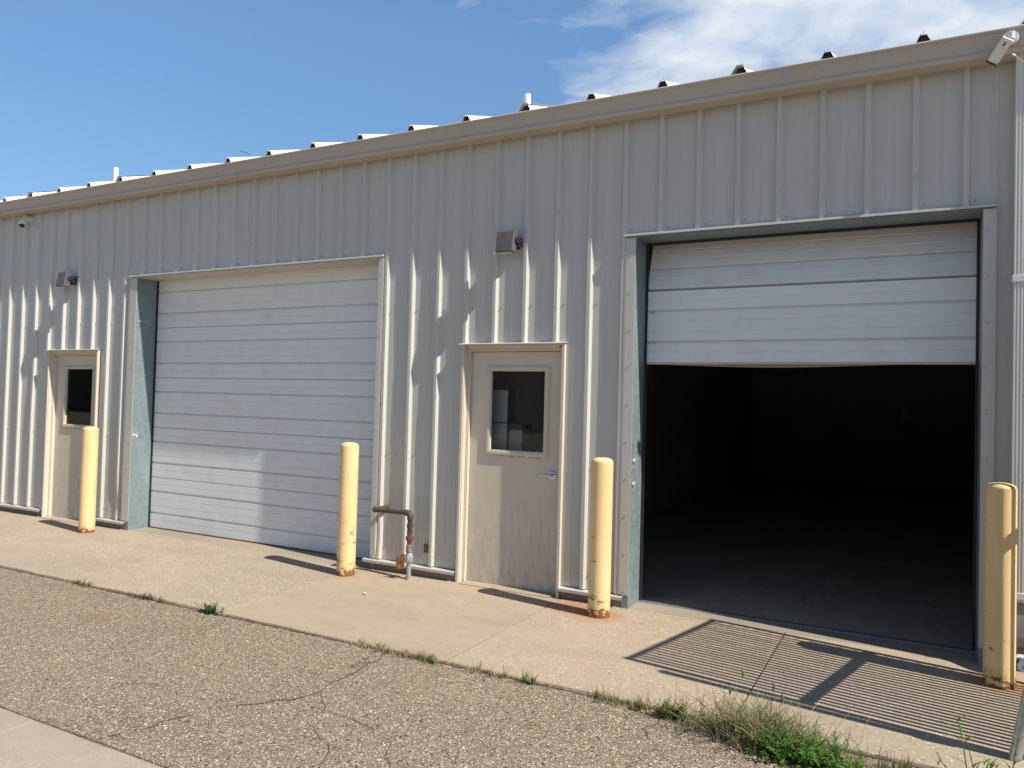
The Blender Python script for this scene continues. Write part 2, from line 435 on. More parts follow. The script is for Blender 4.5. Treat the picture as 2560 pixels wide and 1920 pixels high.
# the northern sky, away from the sun, carries a thin bright veil of high air
veil = wn('ShaderNodeMapRange', {0: sx[1], 1: -.15, 2: .55, 3: 0.0, 4: 1.0}, interpolation_type='SMOOTHSTEP').outputs[0]
vm = wn('ShaderNodeMix', {0: veil, 6: (1, 1, 1, 1), 7: (1.17, 1.40, 1.45, 1)}, data_type='RGBA').outputs[2]
lowz = wn('ShaderNodeMapRange', {0: sx[2], 1: .12, 2: .44, 3: .62, 4: 1.02}).outputs[0]
lowm = wn('ShaderNodeMix', {0: veil}, data_type='FLOAT'); lowm.inputs[2].default_value = 1.0; nt.links.new(lowz, lowm.inputs[3])
vm = wn('ShaderNodeVectorMath', {0: vm, 1: (1, 1, 1)}, operation='MULTIPLY'); nt.links.new(lowm.outputs[0], vm.inputs[1]); vm = vm.outputs[0]
sk2 = wn('ShaderNodeMix', {0: 1.0}, data_type='RGBA', blend_type='MULTIPLY'); nt.links.new(sky.outputs[0], sk2.inputs[6]); nt.links.new(vm, sk2.inputs[7])
cl = wn('ShaderNodeMix', {0: cm, 7: (6.2, 6.6, 7.0, 1)}, data_type='RGBA'); nt.links.new(sk2.outputs[2], cl.inputs[6])
nt.links.new(cl.outputs[2], bg.inputs[0]); bg.inputs[1].default_value = .10

sc = bpy.context.scene
sc.view_settings.view_transform = 'Standard'; sc.view_settings.look = 'None'
sc.view_settings.exposure = .45; sc.view_settings.gamma = 1
sc.cycles.use_denoising = True
sc.cycles.max_bounces = 8; sc.cycles.diffuse_bounces = 6; sc.cycles.transparent_max_bounces = 12
sc.cycles.sample_clamp_indirect = 6

# ------------------------------------------------------------------ ground
m = MB(); m.quad((-400,-400,-.03),(400,-400,-.03),(400,400,-.03),(-400,400,-.03))
structure(m.build('asphalt_road', M['asphalt']))
# concrete apron in bays with tooled joints, falling gently away from the wall
JX = [-16.2, -14.15, -12.1, -10.05, -7.95, -5.9, -3.85, -1.8, .25, 2.3, 4.35, 6.30, 8.355, 10.16, 12.0, 14.0]
def slab(mb, x0, x1, y0, y1, z0, z1, mi, nx=10):
    """top sheet with eased edges; z0 at y0 (outer) and z1 at y1 (inner)"""
    e = .0025
    zz = lambda y: z0 + (z1-z0)*(y-y0)/(y1-y0)
    xs = [x0, x0+e] + [x0+e+(x1-x0-2*e)*k/nx for k in range(1, nx)] + [x1-e, x1]
    rng_ = random.Random(int(x0*97)+5)
    wob = [0 if y1 == y0 else rng_.uniform(-.012, .008) for _ in xs]
    for i in range(len(xs)-1):
        a, b = xs[i], xs[i+1]
        da = .002 if i == 0 else 0; db = .002 if i == len(xs)-2 else 0
        ya, yb = y0+wob[i], y0+wob[i+1]
        mb.quad((a, ya+e, zz(y0)-da), (b, yb+e, zz(y0)-db), (b, y1, zz(y1)-db), (a, y1, zz(y1)-da), mi)
        mb.quad((a, ya, zz(y0)-da-.008), (b, yb, zz(y0)-db-.008), (b, yb+e, zz(y0)-db), (a, ya+e, zz(y0)-da), mi)
        mb.quad((a, ya, -.12), (b, yb, -.12), (b, yb, zz(y0)-db-.008), (a, ya, zz(y0)-da-.008), mi)
    for x in (x0, x1):
        mb.quad((x, y0, -.12), (x, y1, -.12), (x, y1, zz(y1)-.002), (x, y0, zz(y0)-.002), mi)
m = MB()
for i in range(len(JX)-1):
    mi = {10: 0, 11: 1, 12: 2, 13: 0, 9: 0, 8: 2}.get(i, i % 3)
    slab(m, JX[i]+.0045, JX[i+1]-.0045, -1.80, -.045, -.019, .0, mi)
    slab(m, JX[i]+.0045, JX[i+1]-.0045, -.040, .02, .0, .002, mi)
for x in JX[1:-1]: m.quad((x-.005, -1.795, -.0225), (x+.005, -1.795, -.0225), (x+.005, .0, -.005), (x-.005, .0, -.005), 3)
m.quad((-16, -.046, -.005), (14, -.046, -.005), (14, -.039, -.005), (-16, -.039, -.005), 3)
structure(m.build('concrete_apron', [M['conc_a'], M['conc_b'], M['conc_c'], M['crack']]))
m = MB(); slab(m, -16, 4.3, -9, -3.655, -.018, -.022, 0)
slab(m, 4.306, 7.1, -9, -3.655, -.018, -.022, 0); slab(m, 7.106, 10.6, -9, -3.655, -.018, -.022, 0); slab(m, 10.606, 16, -9, -3.655, -.018, -.022, 0)
structure(m.build('concrete_pad', M['conc_pad']))
# packed dirt in the open joints between asphalt and concrete
def ribbon(pts, wfun, z, name, mat, seed):
    r = random.Random(seed); mb = MB(); L_ = []
    for a, b in zip(pts[:-1], pts[1:]):
        n = max(2, int(math.dist(a, b)/.03))
        for k in range(n):
            t = k/n; L_.append((a[0]+(b[0]-a[0])*t, a[1]+(b[1]-a[1])*t))
    L_.append(pts[-1]); prev = None
    if 'crack' in name: L_ = [(x+mnoise.noise(Vector((x*9, y*9, seed)))*.035+mnoise.noise(Vector((x*31, y*31, seed)))*.014, y+mnoise.noise(Vector((x*9, y*9, seed+50)))*.035+mnoise.noise(Vector((x*31, y*31, seed+50)))*.014) for x, y in L_]
    for i, (x, y) in enumerate(L_):
        j = min(i+1, len(L_)-1); k = max(i-1, 0)
        dx, dy = L_[j][0]-L_[k][0], L_[j][1]-L_[k][1]; q = math.hypot(dx, dy) or 1
        nx, ny = -dy/q, dx/q
        o = r.uniform(-.5, .5)*wfun(i/len(L_)); ww = wfun(i/len(L_))*r.uniform(.4, 1.25)
        cur = ((x+nx*(o+ww), y+ny*(o+ww), z), (x+nx*(o-ww), y+ny*(o-ww), z))
        if prev and not ('crack' in name and mnoise.noise(Vector((x*5, y*5, seed+9))) > .42): mb.quad(prev[0], prev[1], cur[1], cur[0])
        prev = cur
    return structure(mb.build(name, mat))
ribbon([(-16, -1.822), (6, -1.822), (9, -1.825), (13, -1.825)], lambda t: .0085, -.0265, 'joint_dirt', M['dirt'], 3)
ribbon([(-16, -3.645), (13, -3.645)], lambda t: .009, -.0245, 'joint_dirt', M['dirt'], 4)
cw = lambda a: (lambda t: a*(.4+.8*abs(math.sin(t*9))))
ribbon([(7.93, -1.83), (7.96, -2.05), (8.0, -2.25), (7.985, -2.42), (8.03, -2.6), (7.97, -2.78), (7.86, -2.9), (7.75, -3.01), (7.68, -3.2), (7.6, -3.44), (7.55, -3.62)], cw(.0046), -.026, 'pavement_crack', M['crack'], 8)
ribbon([(8.03, -2.6), (8.22, -2.78), (8.36, -3.0), (8.55, -3.12), (8.74, -3.4), (8.8, -3.62)], cw(.0023), -.0258, 'pavement_crack', M['crack'], 9)
ribbon([(8.22, -2.78), (8.5, -2.80), (8.72, -2.9), (8.9, -3.1), (9.02, -3.4), (9.05, -3.63)], cw(.0021), -.0256, 'pavement_crack', M['crack'], 10)
ribbon([(9.85, -1.9), (9.78, -2.1), (9.9, -2.3), (9.85, -2.55), (10.0, -2.8), (10.02, -3.2)], cw(.0023), -.026, 'pavement_crack', M['crack'], 12)
ribbon([(7.4, -3.05), (7.2, -3.0), (6.95, -3.12)], cw(.0024), -.0254, 'pavement_crack', M['crack'], 13)

# ------------------------------------------------------------------ the building
bld = thing('metal_building', (0, 0, 0), 'long pale grey ribbed metal building with two roll-up doors and a tan gutter', 'building')
ZB, ZT = .105, 4.06                         # foot and head of the wall sheets
OPEN = [(2.60, 6.345, 3.045), (8.880, 11.42, 3.045), (7.318, 8.31, 2.165), (.978, 2.0, 2.165)]   # doors: x0, x1, top
X0, X1 = -52*S, 13.3
prof = [(-.1524,.032),(-.072,.032),(-.066,.029),(-.052,.029),(-.046,.032),(-.0305,.032),(-.0150,.0),(.0150,.0),(.0305,.032),(.046,.032),(.052,.029),(.066,.029),(.072,.032)]
# minor ribs sit in the pan between two major ribs
prof = [(-.136,.032),(-.130,.030),(-.120,.030),(-.114,.032),(-.0315,.032),(-.0150,.0),(.0150,.0),(.0315,.032),(.114,.032),(.120,.030),(.130,.030),(.136,.032)]
line = []
for k in range(-54, 44):
    for dx, y in prof:
        x = k*S + dx
        if X0 <= x <= X1: line.append((x, y))
def yat(x):
    for (a, ya), (b, yb) in zip(line[:-1], line[1:]):
        if a <= x <= b: return ya + (yb-ya)*(x-a)/(b-a) if b > a else ya
    return .032
for o in OPEN:
    for x in o[:2]: line.append((x, yat(x)))
line.sort()
def ypert(x, z):
    """sheet metal is never flat: slight waves from the screws and knocks"""
    p = mnoise.noise(Vector((x*1.1, z*.75, 3.1)))*.0022 + mnoise.noise(Vector((x*3.2, z*1.9, 9.1)))*.0009
    p += mnoise.noise(Vector((x*6.2, z*6.0, 1.7)))*.0003
    for (cx_, cz_, r_, h_) in ((6.86, 2.15, .16, .012), (2.44, .30, .10, .016), (6.41, .30, .10, .014), (.62, 1.9, .2, .008), (6.85, 1.2, .10, .006)):
        q = ((x-cx_)**2 + ((z-cz_)*.45)**2)/(r_*r_)
        if q < 4: p += h_*math.exp(-q*1.6)
    return p*min(1, (z-ZB)*6+.15)
wall = MB()
for (a, ya), (b, yb) in zip(line[:-1], line[1:]):
    if b-a < 1e-6: continue
    mx = (a+b)/2; z0 = ZB
    for o in OPEN:
        if o[0] < mx < o[1]: z0 = o[2]
    n = max(6, int((ZT-z0)/(.075 if mx > -1 else .4))); mi = 0
    for i in range(n):
        za, zb = z0+(ZT-z0)*i/n, z0+(ZT-z0)*(i+1)/n
        wall.quad((a, ya+ypert(a, za), za), (b, yb+ypert(b, za), za), (b, yb+ypert(b, zb), zb), (a, ya+ypert(a, zb), zb), 0)
def clear(x, z): return not any(o[0]-.02 < x < o[1]+.02 and z < o[2] for o in OPEN)
rs = random.Random(5)
for k in range(-52, 43):
    for z, dxs in ((.225, (.058, -.058)), (1.125, (.058,)), (2.505, (.058,))):
        for dx in dxs:
            x = k*S+dx+rs.uniform(-.008, .008); zz = z+rs.uniform(-.006, .006)
            if clear(x, zz) and X0 < x < X1: wall.disc_stud(x, .032+ypert(x, zz), zz, mi=1)
    x = k*S+.058
    if any(o[0] < x < o[1] and o[2] > 3 for o in OPEN): wall.disc_stud(x, .031, 3.105, .0085, .008, mi=1)
    if k % 3 == 0:
        for z in (1.62, 3.30, 2.48, .66):
            if clear(k*S, z): wall.disc_stud(k*S+.004, ypert(k*S, z)-.0002, z, .006, mi=1)
wall.build('wall_panel', [M['wall'], M['screw']], bld)

# foundation stem and base flashing, in the stretches between the doors
STR = [(X0, .945), (2.03, 2.635), (6.245, 7.295), (8.335, 8.900), (11.43, X1)]
for a, b in STR:
    m = MB(); m.box(a-.004 if a > 0 else a, b+.02 if b < 12 else b, .012, .30, -.1, .085)
    m.build('foundation', M['conc_foot'], bld, bevel=.004)
for a, b in STR:
    m = MB(); m.prism([(.05,.100),(-.034,.094),(-.036,.091),(-.036,.068),(-.030,.064),(-.033,.068),(-.033,.089),(.05,.0945)], 'x', a, b)
    m.build('base_flashing', M['flash'], bld)

# gutter, roof
m = MB()
gp = [(.0,4.012),(-.120,4.010),(-.136,4.013),(-.141,4.022),(-.141,4.040),(-.134,4.048),(-.131,4.056),(-.137,4.066),(-.150,4.150),(-.158,4.153),(-.166,4.158),(-.168,4.168),(-.163,4.176),(-.152,4.178),(-.148,4.172),(-.143,4.150),(-.128,4.06),(-.010,4.055)]
m.prism(gp, 'x', X0-.1, 14.2)
gut = m.build('gutter', M['gutter'], bld, smooth=True)
SL = .32
roof = MB()
RZ = 4.172
yr = 6.8
roof.quad((X0-.1, -.125, RZ), (14.2, -.125, RZ), (14.2, yr, RZ+SL*(yr+.125)), (X0-.1, yr, RZ+SL*(yr+.125)))
roof.quad((X0-.1, yr, RZ+SL*(yr+.125)), (14.2, yr, RZ+SL*(yr+.125)), (14.2, 13.8, RZ), (X0-.1, 13.8, RZ))
rf = roof.build('roof', M['roof'], bld)
# roof ribs: hollow trapezoids with a dark closure in the mouth and a seam cap
rb = MB()
rp = [(-.064, 0), (-.050, .010), (-.038, .030), (-.021, .064), (.021, .064), (.038, .030), (.050, .010), (.064, 0)]
def up(x, y, h): return (x, y, RZ+SL*(y+.125)+h+.002)
for (p, q), (r, t) in zip(rp[:-1], rp[1:]):
    rb.quad(up(p, -.135, q), up(p, yr, q), up(r, yr, t), up(r, -.135, t), 0)
rb.tube([up(-.016, -.137, .068), up(-.016, yr, .068)], .006, 6, 0)
i0 = len(rb.v)
for p, q in rp: rb.v.append(up(p*.98, -.120, max(0, q-.001)))
rb.f.append(tuple(range(i0, i0+len(rp)))); rb.m.append(1)
rib0 = rb.build('roof_rib', [M['roof'], M['closure']], rf)
rib0.location = (.058-.02, 0, 0)
ribx = [-.02+.6096*k+.058 for k in range(-26, 21)]
first = True
for k, x in enumerate(ribx):
    o = rib0 if first else rib0.copy()
    if not first: C.objects.link(o); o.parent = rf
    o.location = (x, 0, 0); first = False
# panel side laps: slim beads and screw heads along the eave between ribs
m = MB(); m.box(-.007, .007, -.128, -.112, RZ+.003, RZ+.015); clip = m.build('eave_clip', M['screw'], rf)
m = MB(); m.tube([(-.004, -.12, RZ+.06), (.002, -.124, RZ+.09), (.001, -.126, RZ+.102)], [.003, .002, .001], 5); pin = m.build('rib_pin', M['screw'], rf)
one = {}
for k, x in enumerate(ribx):
    for src, xx in [(clip, x+.14), (clip, x+.30), (clip, x+.46)]+([(pin, x)] if k > 15 else []):
        if x < .2: continue
        o = src if src not in one else src.copy()
        if src in one: C.objects.link(o); o.parent = rf
        one[src] = 1; o.location = (xx, 0, 0)
# folded cap plates where two roof sheets meet
for x in (.62, 2.44, 7.95, 9.78):
    m = MB()
    x = min(ribx, key=lambda q: abs(q-x))
    e = .007
    pp = [(-.098, .004), (-.075, .012), (-.052, .046), (-.030, .078), (.024, .078)]
    m.sheet([(x+a, RZ+b) for a, b in pp], 'y', -.150, -.06)
    for (a, b), (c, d_) in zip(pp[:-1], pp[1:]):
        m.quad(up(x+a, -.06, b), up(x+c, -.06, d_), up(x+c, .9, d_), up(x+a, .9, b))
    m.build('seam_cap', M['roof'], rf)
for x, h in ((1.13, .34), (7.53, .30)):
    m = MB(); y = .72; zb = RZ+SL*(y+.1)
    m.tube([(x, y, zb-.05), (x, y, zb+h*.95)], .035, 14)
    m.tube([(x, y, zb-.03), (x, y, zb+.05)], [.07, .042], 14)
    m.build('vent_pipe', M['camwhite'], rf, smooth=True)
# a thin lightning wire standing off one rib
m = MB(); m.tube([(4.62, -.11, RZ+.06), (4.56, -.12, RZ+.10), (4.47, -.12, RZ+.125)], .003, 5); m.build('loose_wire', M['black'], rf)

# downspout at the right end
m = MB()
seg = []
for k in range(5):
    a = 11.553+k*.020
    seg += [(a, -.085), (a+.007, -.085), (a+.010, -.078), (a+.017, -.078)]
poly = seg + [(11.653, -.085), (11.653, .0), (11.553, .0)]
m.prism(poly, 'z', .45, 4.012)
dn = m.build('downspout', M['downspout'], bld)
for z in (2.52, .47):
    m = MB(); m.box(11.541, 11.665, -.091, .0, z, z+.045); m.build('strap', M['downspout'], dn, bevel=.003)
m = MB()
m.prism([(.0, .45), (-.085, .45), (-.10, .38), (-.20, .26), (-.22, .20), (-.14, .14), (-.10, .16), (-.02, .30), (.0, .38)], 'x', 11.556, 11.65)
m.build('elbow', M['lamp'], dn, bevel=.006)

# ---- roll-up doors
def roll_door(x0, x1, lift, tilt, WL, WR):
    """x0..x1 clear opening between the jambs"""
    zh = 3.03; yd = .285; W = .105
    # head flashing: small drip lip over a deep soffit; the flat trims and jambs hang below it
    fr = MB()
    fr.prism([(.035,3.070),(.0,3.064),(-.026,3.056),(-.027,3.040),(-.023,3.040),(-.022,3.051),(.0,3.045),(.035,3.045)], 'x', x0-WL-.02, x1+WR+.01)
    f = fr.build('door_trim', [M['trim'], M['screw']], bld)
    for a, b, lf in ((x0-WL, x0, 1), (x1, x1+WR, 0)):
        tm = MB()
        tm.box(a, b, -.0035, .0, .108, zh)
        tm.box((a-.012) if lf else b+.0002, a-.0002 if lf else (b+.012), -.0025, .03, .108, zh)
        for k in range(10):
            xs_ = b-.045 if lf else (a+b)/2
            tm.disc_stud(xs_+rs.uniform(-.005, .005), -.0036, .115+.02+.3048*k, .0075, .008, mi=1)
        tm.build('side_trim', [M['trim'], M['screw']], f)
    for a, b, lf in ((x0-.06, x0, 1), (x1, x1+.06, 0)):
        j = MB()                                  # galvanised jamb channels
        j.box(a, b, .0005, yd-.012, .0, zh-.001)
        if lf:
            for z in (.66, 1.27):
                for k in range(4):
                    y = .035+k*.06
                    j.tube([(x0-.002, y, z), (x0+.005, y, z)], .006, 8, 1)
            for k in range(4):
                j.tube([(x0-.002, .03+k*.06, .03), (x0+.005, .03+k*.06, .03)], .006, 8, 1)
        j.build('door_jamb', [M['galv'], M['chrome']], f, bevel=.003)
        tk = MB(); p, q = (x0+.001, x0+.020) if lf else (x1-.020, x1-.001)
        tk.box(p, q, yd-.010, yd+.004, .0, zh)
        tk.build('side_seal', M['black'], f)
    h = MB(); h.box(x0-.06, x1+.06, .036, yd-.012, zh+.0005, zh+.10); h.box(x0-.06, x1+.06, .0005, .0358, zh+.0008, zh+.012)
    h.build('door_header', M['galv'] if lift else M['trim'], f)
    if lift:
        h = MB(); h.box(x0+.021, x1-.021, yd-.030, yd-.012, zh-.020, zh); h.build('head_seal', M['black'], f)
    for x in (x0-.035, x1+.035):
        tr = MB(); tr.box(x-.03, x+.03, yd+.06, yd+.09, .05, 2.75); tr.build('track', M['zinc'], f)
    U = .0871
    prev = None
    for sct in range(5):
        zb = sct*7*U + (lift or .012)
        if lift and sct >= 2: break
        p = []                                    # (y, z) of the front face, bottom to top
        h = 7*U
        def g(z, d, wdt): return [(0, z-wdt), (d, z-wdt*.35), (d, z+wdt*.35), (0, z+wdt)]
        p.append((.010, .0)); p.append((0, .006))
        for u in range(1, 7):
            if u in (2, 5): p += [(0, u*U-.011), (.022, u*U-.008), (.022, u*U+.007), (.002, u*U+.011), (0, u*U+.018)]
            else: p += [(0, u*U-.005), (.0036, u*U-.002), (.0036, u*U+.002), (0, u*U+.006)]
        p += [(0, h-.008), (.014, h-.0015)]
        mb = MB()
        xa, xb = x0+.013, x1-.013
        mb.sheet([(a, b) for a, b in p], 'x', xa, xb)
        mb.quad((xa, .05, .0), (xb, .05, .0), (xb, .05, h), (xa, .05, h))
        for x in (xa, xb):
            mb.quad((x, .004, .0), (x, .05, .0), (x, .05, h), (x, .004, h))
        mb.quad((xa, .010, 0), (xb, .010, 0), (xb, .05, 0), (xa, .05, 0)); mb.quad((xa, .014, h-.0015), (xb, .014, h-.0015), (xb, .05, h), (xa, .05, h))
        if lift and sct == 0:                     # scuffed ends near the hinges
            for (xx, zz) in ((xa+.03, 5*U-.012), (xa+.025, 2*U-.012)):
                for q in range(5):
                    a = xx+rs.uniform(-.02, .05); c = zz+rs.uniform(-.014, .01)
                    mb.quad((a, -.0006, c), (a+rs.uniform(.006, .03), -.0006, c), (a+.012, -.0006, c+rs.uniform(.002, .008)), (a, -.0006, c+.004), 1)
        o = mb.build('door_section', [M['white'], M['rust_dark']], f)
        o.location = (0, yd, zb + (.020 if (lift and sct == 1) else .0))
        if lift and sct == 1: o.rotation_euler = (-tilt, 0, 0)
    s_ = MB()
    s_.box(x0+.022, x1-.022, yd+.002, yd+.048, (lift or .012)-.012, (lift or .012)-.0004)
    s_.build('bottom_rail', M['trim'], f)
    if lift:
        q_ = MB(); q_.prism([(yd-.03,.0),(yd-.03,.010),(yd-.024,.013),(yd+.02,.013),(yd+.02,.0)], 'x', x0, x1); q_.build('door_sill', M['zinc'], f)
        b_ = MB(); n = 24; W_ = x1-x0-.03         # sagging rubber lip
        for i in range(n):
            t0, t1 = i/n, (i+1)/n
            sag = lambda t: .016+.022*math.sin(PI*min(1, max(0, (t-.05)/.75)))**1.3
            a, b = x0+.015+W_*t0, x0+.015+W_*t1
            b_.quad((a, yd+.02, lift-.012), (b, yd+.02, lift-.012), (b, yd+.02, lift-sag(t1)), (a, yd+.02, lift-sag(t0)))
            b_.quad((a, yd+.026, lift-.012), (b, yd+.026, lift-.012), (b, yd+.026, lift-sag(t1)), (a, yd+.026, lift-sag(t0)))
            b_.quad((a, yd+.02, lift-sag(t0)), (b, yd+.02, lift-sag(t1)), (b, yd+.026, lift-sag(t1)), (a, yd+.026, lift-sag(t0)))
        b_.build('bottom_seal', M['conc_in'], f)
    else:
        b_ = MB(); b_.box(x0+.022, x1-.022, yd-.006, yd+.0015, .003, .016); b_.build('bottom_seal', M['rust_dark'], f)
    return f
dl = roll_door(2.681, 6.313, 0, 0, .12, .050); dl['label'] = 'closed white roll-up door with grey trim'
dr = roll_door(8.947, 11.381, 2.018, math.radians(17), .078, .065); dr['label'] = 'half raised white roll-up door with a gap between its sections'
# strike marks on the galvanised jambs
def scars(x, zs, parent):
    m = MB(); r = random.Random(int(x*100))
    for z in zs:
        for q in range(16):
            y = .05+r.gauss(0, .022); zz = z+r.gauss(0, .014)
            s1, s2 = r.uniform(.003, .013), r.uniform(.002, .008)
            if .008 < y < .22: m.box(x, x+.0012+r.uniform(0, .0015), y-s1, y+s1, zz-s2, zz+s2, r.choice((0, 0, 1)))
    m.build('jamb_scar', [M['camwhite'], M['rust_dark']], parent)
scars(2.681, (1.135,), dl); scars(8.947, (1.19,), dr); scars(8.947, (1.0,), dr)
# zip-tie end on the left jamb
m = MB(); m.tube([(2.69, .02, 2.51), (2.70, .10, 2.515), (2.705, .15, 2.508)], .003, 5); m.build('cable_tie', M['camwhite'], dl)

# ---- person doors
def person_door(xl, lever):
    """xl is the left edge of the leaf"""
    wd, ht, yd = .915, 2.108, .088
    fr = MB()
    zt = ht+.055
    # stepped hollow metal frame, left then right jamb then head
    L_ = [(-.058,.040),(-.058,-.012),(-.034,-.012),(-.034,.0),(-.026,.0),(-.026,.046),(-.012,.046),(-.012,.0505),(0,.0505),(0,.16),(-.058,.16)]
    fr.prism([(xl+a, b) for a, b in L_], 'z', .0, zt)
    fr.prism([(xl+wd-a, b) for a, b in L_], 'z', .0, zt)
    fr.prism([(b, ht-a if a < -.0 else ht) for a, b in L_[4:9]]+[(.16, ht), (.16, zt), (.040, zt), (.0, zt)], 'x', xl+.0005, xl+wd-.0005)
    fr.prism([(-.002, zt-.012), (-.002, zt+.002), (.034, zt+.010), (.034, zt-.012)], 'x', xl-.055, xl+wd+.055)
    fr.prism([(.035,zt+.020),(.0,zt+.018),(-.040,zt+.010),(-.041,zt+.002),(-.037,zt+.002),(-.036,zt+.006),(.0,zt+.0125),(.035,zt+.0125)], 'x', xl-.075, xl+wd+.072)
    f = fr.build('door_frame', M['doorframe'], bld)
    lf = MB()
    wx0, wx1, wz0, wz1 = xl+.20, xl+.765, 1.205, 1.945
    y0, y1 = yd, yd+.045
    a0, a1 = xl+.004, xl+wd-.004
    for (a, b, c, d_) in ((a0, wx0, .012, ht-.004), (wx1, a1, .012, ht-.004), (wx0, wx1, .012, wz0), (wx0, wx1, wz1, ht-.004)):
        lf.box(a, b, y0, y1, c, d_)
    leaf = lf.build('door_leaf', M['leaf'], f)
    wf = MB()
    o_, i_ = .034, .014
    for (a, b, c, d_) in ((wx0-o_, wx0+i_, wz0-o_, wz1+o_), (wx1-i_, wx1+o_, wz0-o_, wz1+o_), (wx0+i_, wx1-i_, wz0-o_, wz0+i_), (wx0+i_, wx1-i_, wz1-i_, wz1+o_)):
        wf.box(a, b, y0-.010, y0+.018, c, d_)
    for (a, b, c, d_) in ((wx0-o_+.014, wx0+i_-.012, wz0-o_+.014, wz1+o_-.014), (wx1-i_+.012, wx1+o_-.014, wz0-o_+.014, wz1+o_-.014), (wx0+i_-.012, wx1-i_+.012, wz0-o_+.014, wz0+i_-.012), (wx0+i_-.012, wx1-i_+.012, wz1-i_+.012, wz1+o_-.014)):
        wf.box(a, b, y0-.017, y0-.0101, c, d_)
    for q in range(14):                           # rust nibbling the bottom bead
        a = wx0+.05+q*.036+rs.uniform(-.01, .01)
        wf.box(a, a+rs.uniform(.006, .03), y0-.0108, y0-.0004, wz0-o_-.004, wz0-o_+rs.uniform(.001, .003), 1)
    wf.build('window_frame', [M['leaf'], M['rust_dark']], f, bevel=.002)
    gm = MB(); gm.quad((wx0+i_, y0+.012, wz0+i_), (wx1-i_, y0+.012, wz0+i_), (wx1-i_, y0+.012, wz1-i_), (wx0+i_, y0+.012, wz1-i_))
    gp_ = gm.build('glass_pane', M['glass' if lever else 'glass_tint'], f)
    if gp_.data.polygons[0].normal.y > 0: gp_.data.flip_normals()
    th = MB(); th.prism([(-.045,-.002),(-.045,.006),(.0,.010),(.12,.010),(.12,-.002)], 'x', xl-.0, xl+wd); th.build('threshold', M['conc_b'], f)
    hg = MB()
    kx, kz = xl+wd-.068, 1.028
    hg.tube([(kx, yd, kz), (kx, yd-.012, kz), (kx, yd-.016, kz)], [.036, .036, .028], 20)
    hg.tube([(kx, yd-.016, kz), (kx, yd-.058, kz)], [.016, .014], 14)
    hg.tube([(kx+.006, yd-.055, kz), (kx-.02, yd-.060, kz+.001), (kx-.075, yd-.056, kz+.001), (kx-.115, yd-.048, kz-.002)], [.012, .011, .0095, .008], 12)
    hg.tube([(kx, yd-.058, kz), (kx, yd-.064, kz)], [.011, .009], 12)
    hg.build('lever_handle', M['chrome'], f, smooth=True)
    return f
pr = person_door(7.360, True); pr['label'] = 'tan metal door with dark window between the two roll-up doors'
pl = person_door(1.020, False); pl['label'] = 'tan metal door with dark window at the far left bollard'

# ---- interior seen through the half raised door and the windows
m = MB()
yb = 13.55
m.quad((7.30, .30, .002), (13.0, .30, .002), (13.0, yb, .002), (7.30, yb, .002), 1)
m.quad((X0, .30, .0015), (7.29, .30, .0015), (7.29, yb, .0015), (X0, yb, .0015), 1)
m.quad((8.90, .021, .0025), (11.43, .021, .0025), (11.43, .299, .0025), (8.90, .299, .0025), 1)
m.quad((2.63, .021, .0025), (6.36, .021, .0025), (6.36, .299, .0025), (2.63, .299, .0025), 1)
m.build('interior_floor', [M['conc_in'], M['conc_in']], bld)
m = MB()
m.box(7.22, 7.32, .115, yb, -.02, 4.1); m.box(13.0, 13.1, .115, yb, -.02, 4.1)
m.box(X0, 14.0, yb, yb+.12, -.05, 4.2)
m.box(X0-.02, X0+.05, .05, yb, -.05, 4.2); m.box(13.95, 14.05, .05, yb, -.05, 4.2)
# liner behind the front sheets
for a, b, z in ((X0, .94, 0), (2.03, 2.58, 0), (6.42, 7.219, 0), (8.32, 8.846, 0), (11.482, 12.99, 0)):
    m.box(a, b, .06, .11, .09, 4.1)
for a, b, z in ((.94, 2.03, 2.19), (2.58, 6.42, 3.14), (7.321, 8.32, 2.19), (8.846, 11.482, 3.14)):
    m.box(a, b, .06, .11, z, 4.1)
m.quad((X0, .115, 4.09), (14, .115, 4.09), (14, yb, 4.09), (X0, yb, 4.09))
m.build('interior_wall', M['inwall'], bld)
m = MB(); m.box(10.66, 10.76, yb-.03, yb-.001, 1.52, 1.72); m.build('wall_switch', M['cab'], bld, bevel=.006)
m = MB(); m.box(X0, 14.0, .05, .9, 4.10, 4.12); m.build('eave_strut', M['galv'], bld)

# cabinet, box and board added in place of reflections in the nearer door glass
t = thing('stand_in_cabinet', (7.475, .30, .0), 'tall white two-part cabinet standing in for a reflection in the glass of the nearer tan door', 'cabinet')
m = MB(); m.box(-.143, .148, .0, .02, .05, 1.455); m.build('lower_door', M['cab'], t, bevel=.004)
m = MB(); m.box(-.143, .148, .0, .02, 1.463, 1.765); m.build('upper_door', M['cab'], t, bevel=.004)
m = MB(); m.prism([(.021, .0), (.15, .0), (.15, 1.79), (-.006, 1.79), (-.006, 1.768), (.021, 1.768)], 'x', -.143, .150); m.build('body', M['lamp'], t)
t = thing('stand_in_box', (7.70, .33, .0), 'low grey box standing in for a reflection in the glass of the nearer tan door', 'box')
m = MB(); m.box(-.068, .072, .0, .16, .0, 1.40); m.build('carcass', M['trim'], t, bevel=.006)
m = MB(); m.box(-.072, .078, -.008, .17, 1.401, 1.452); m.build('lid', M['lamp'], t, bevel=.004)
m = MB(); m.box(0, .4, 0, .02, 0, .34)
tag(m.build('stand_in_board', M['lamp'], loc=(7.84, .66, 1.70)), 'plain grey board added for a lighter patch at the top right of the nearer door window', 'board')  # added board, stands in for a lighter patch in the glass
m = MB(); m.tube([(1.38, .42, 1.56), (1.9, .42, 1.545)], .006, 8); m.tube([(1.40, .42, 1.565), (1.45, .42, 1.56)], .016, 8)
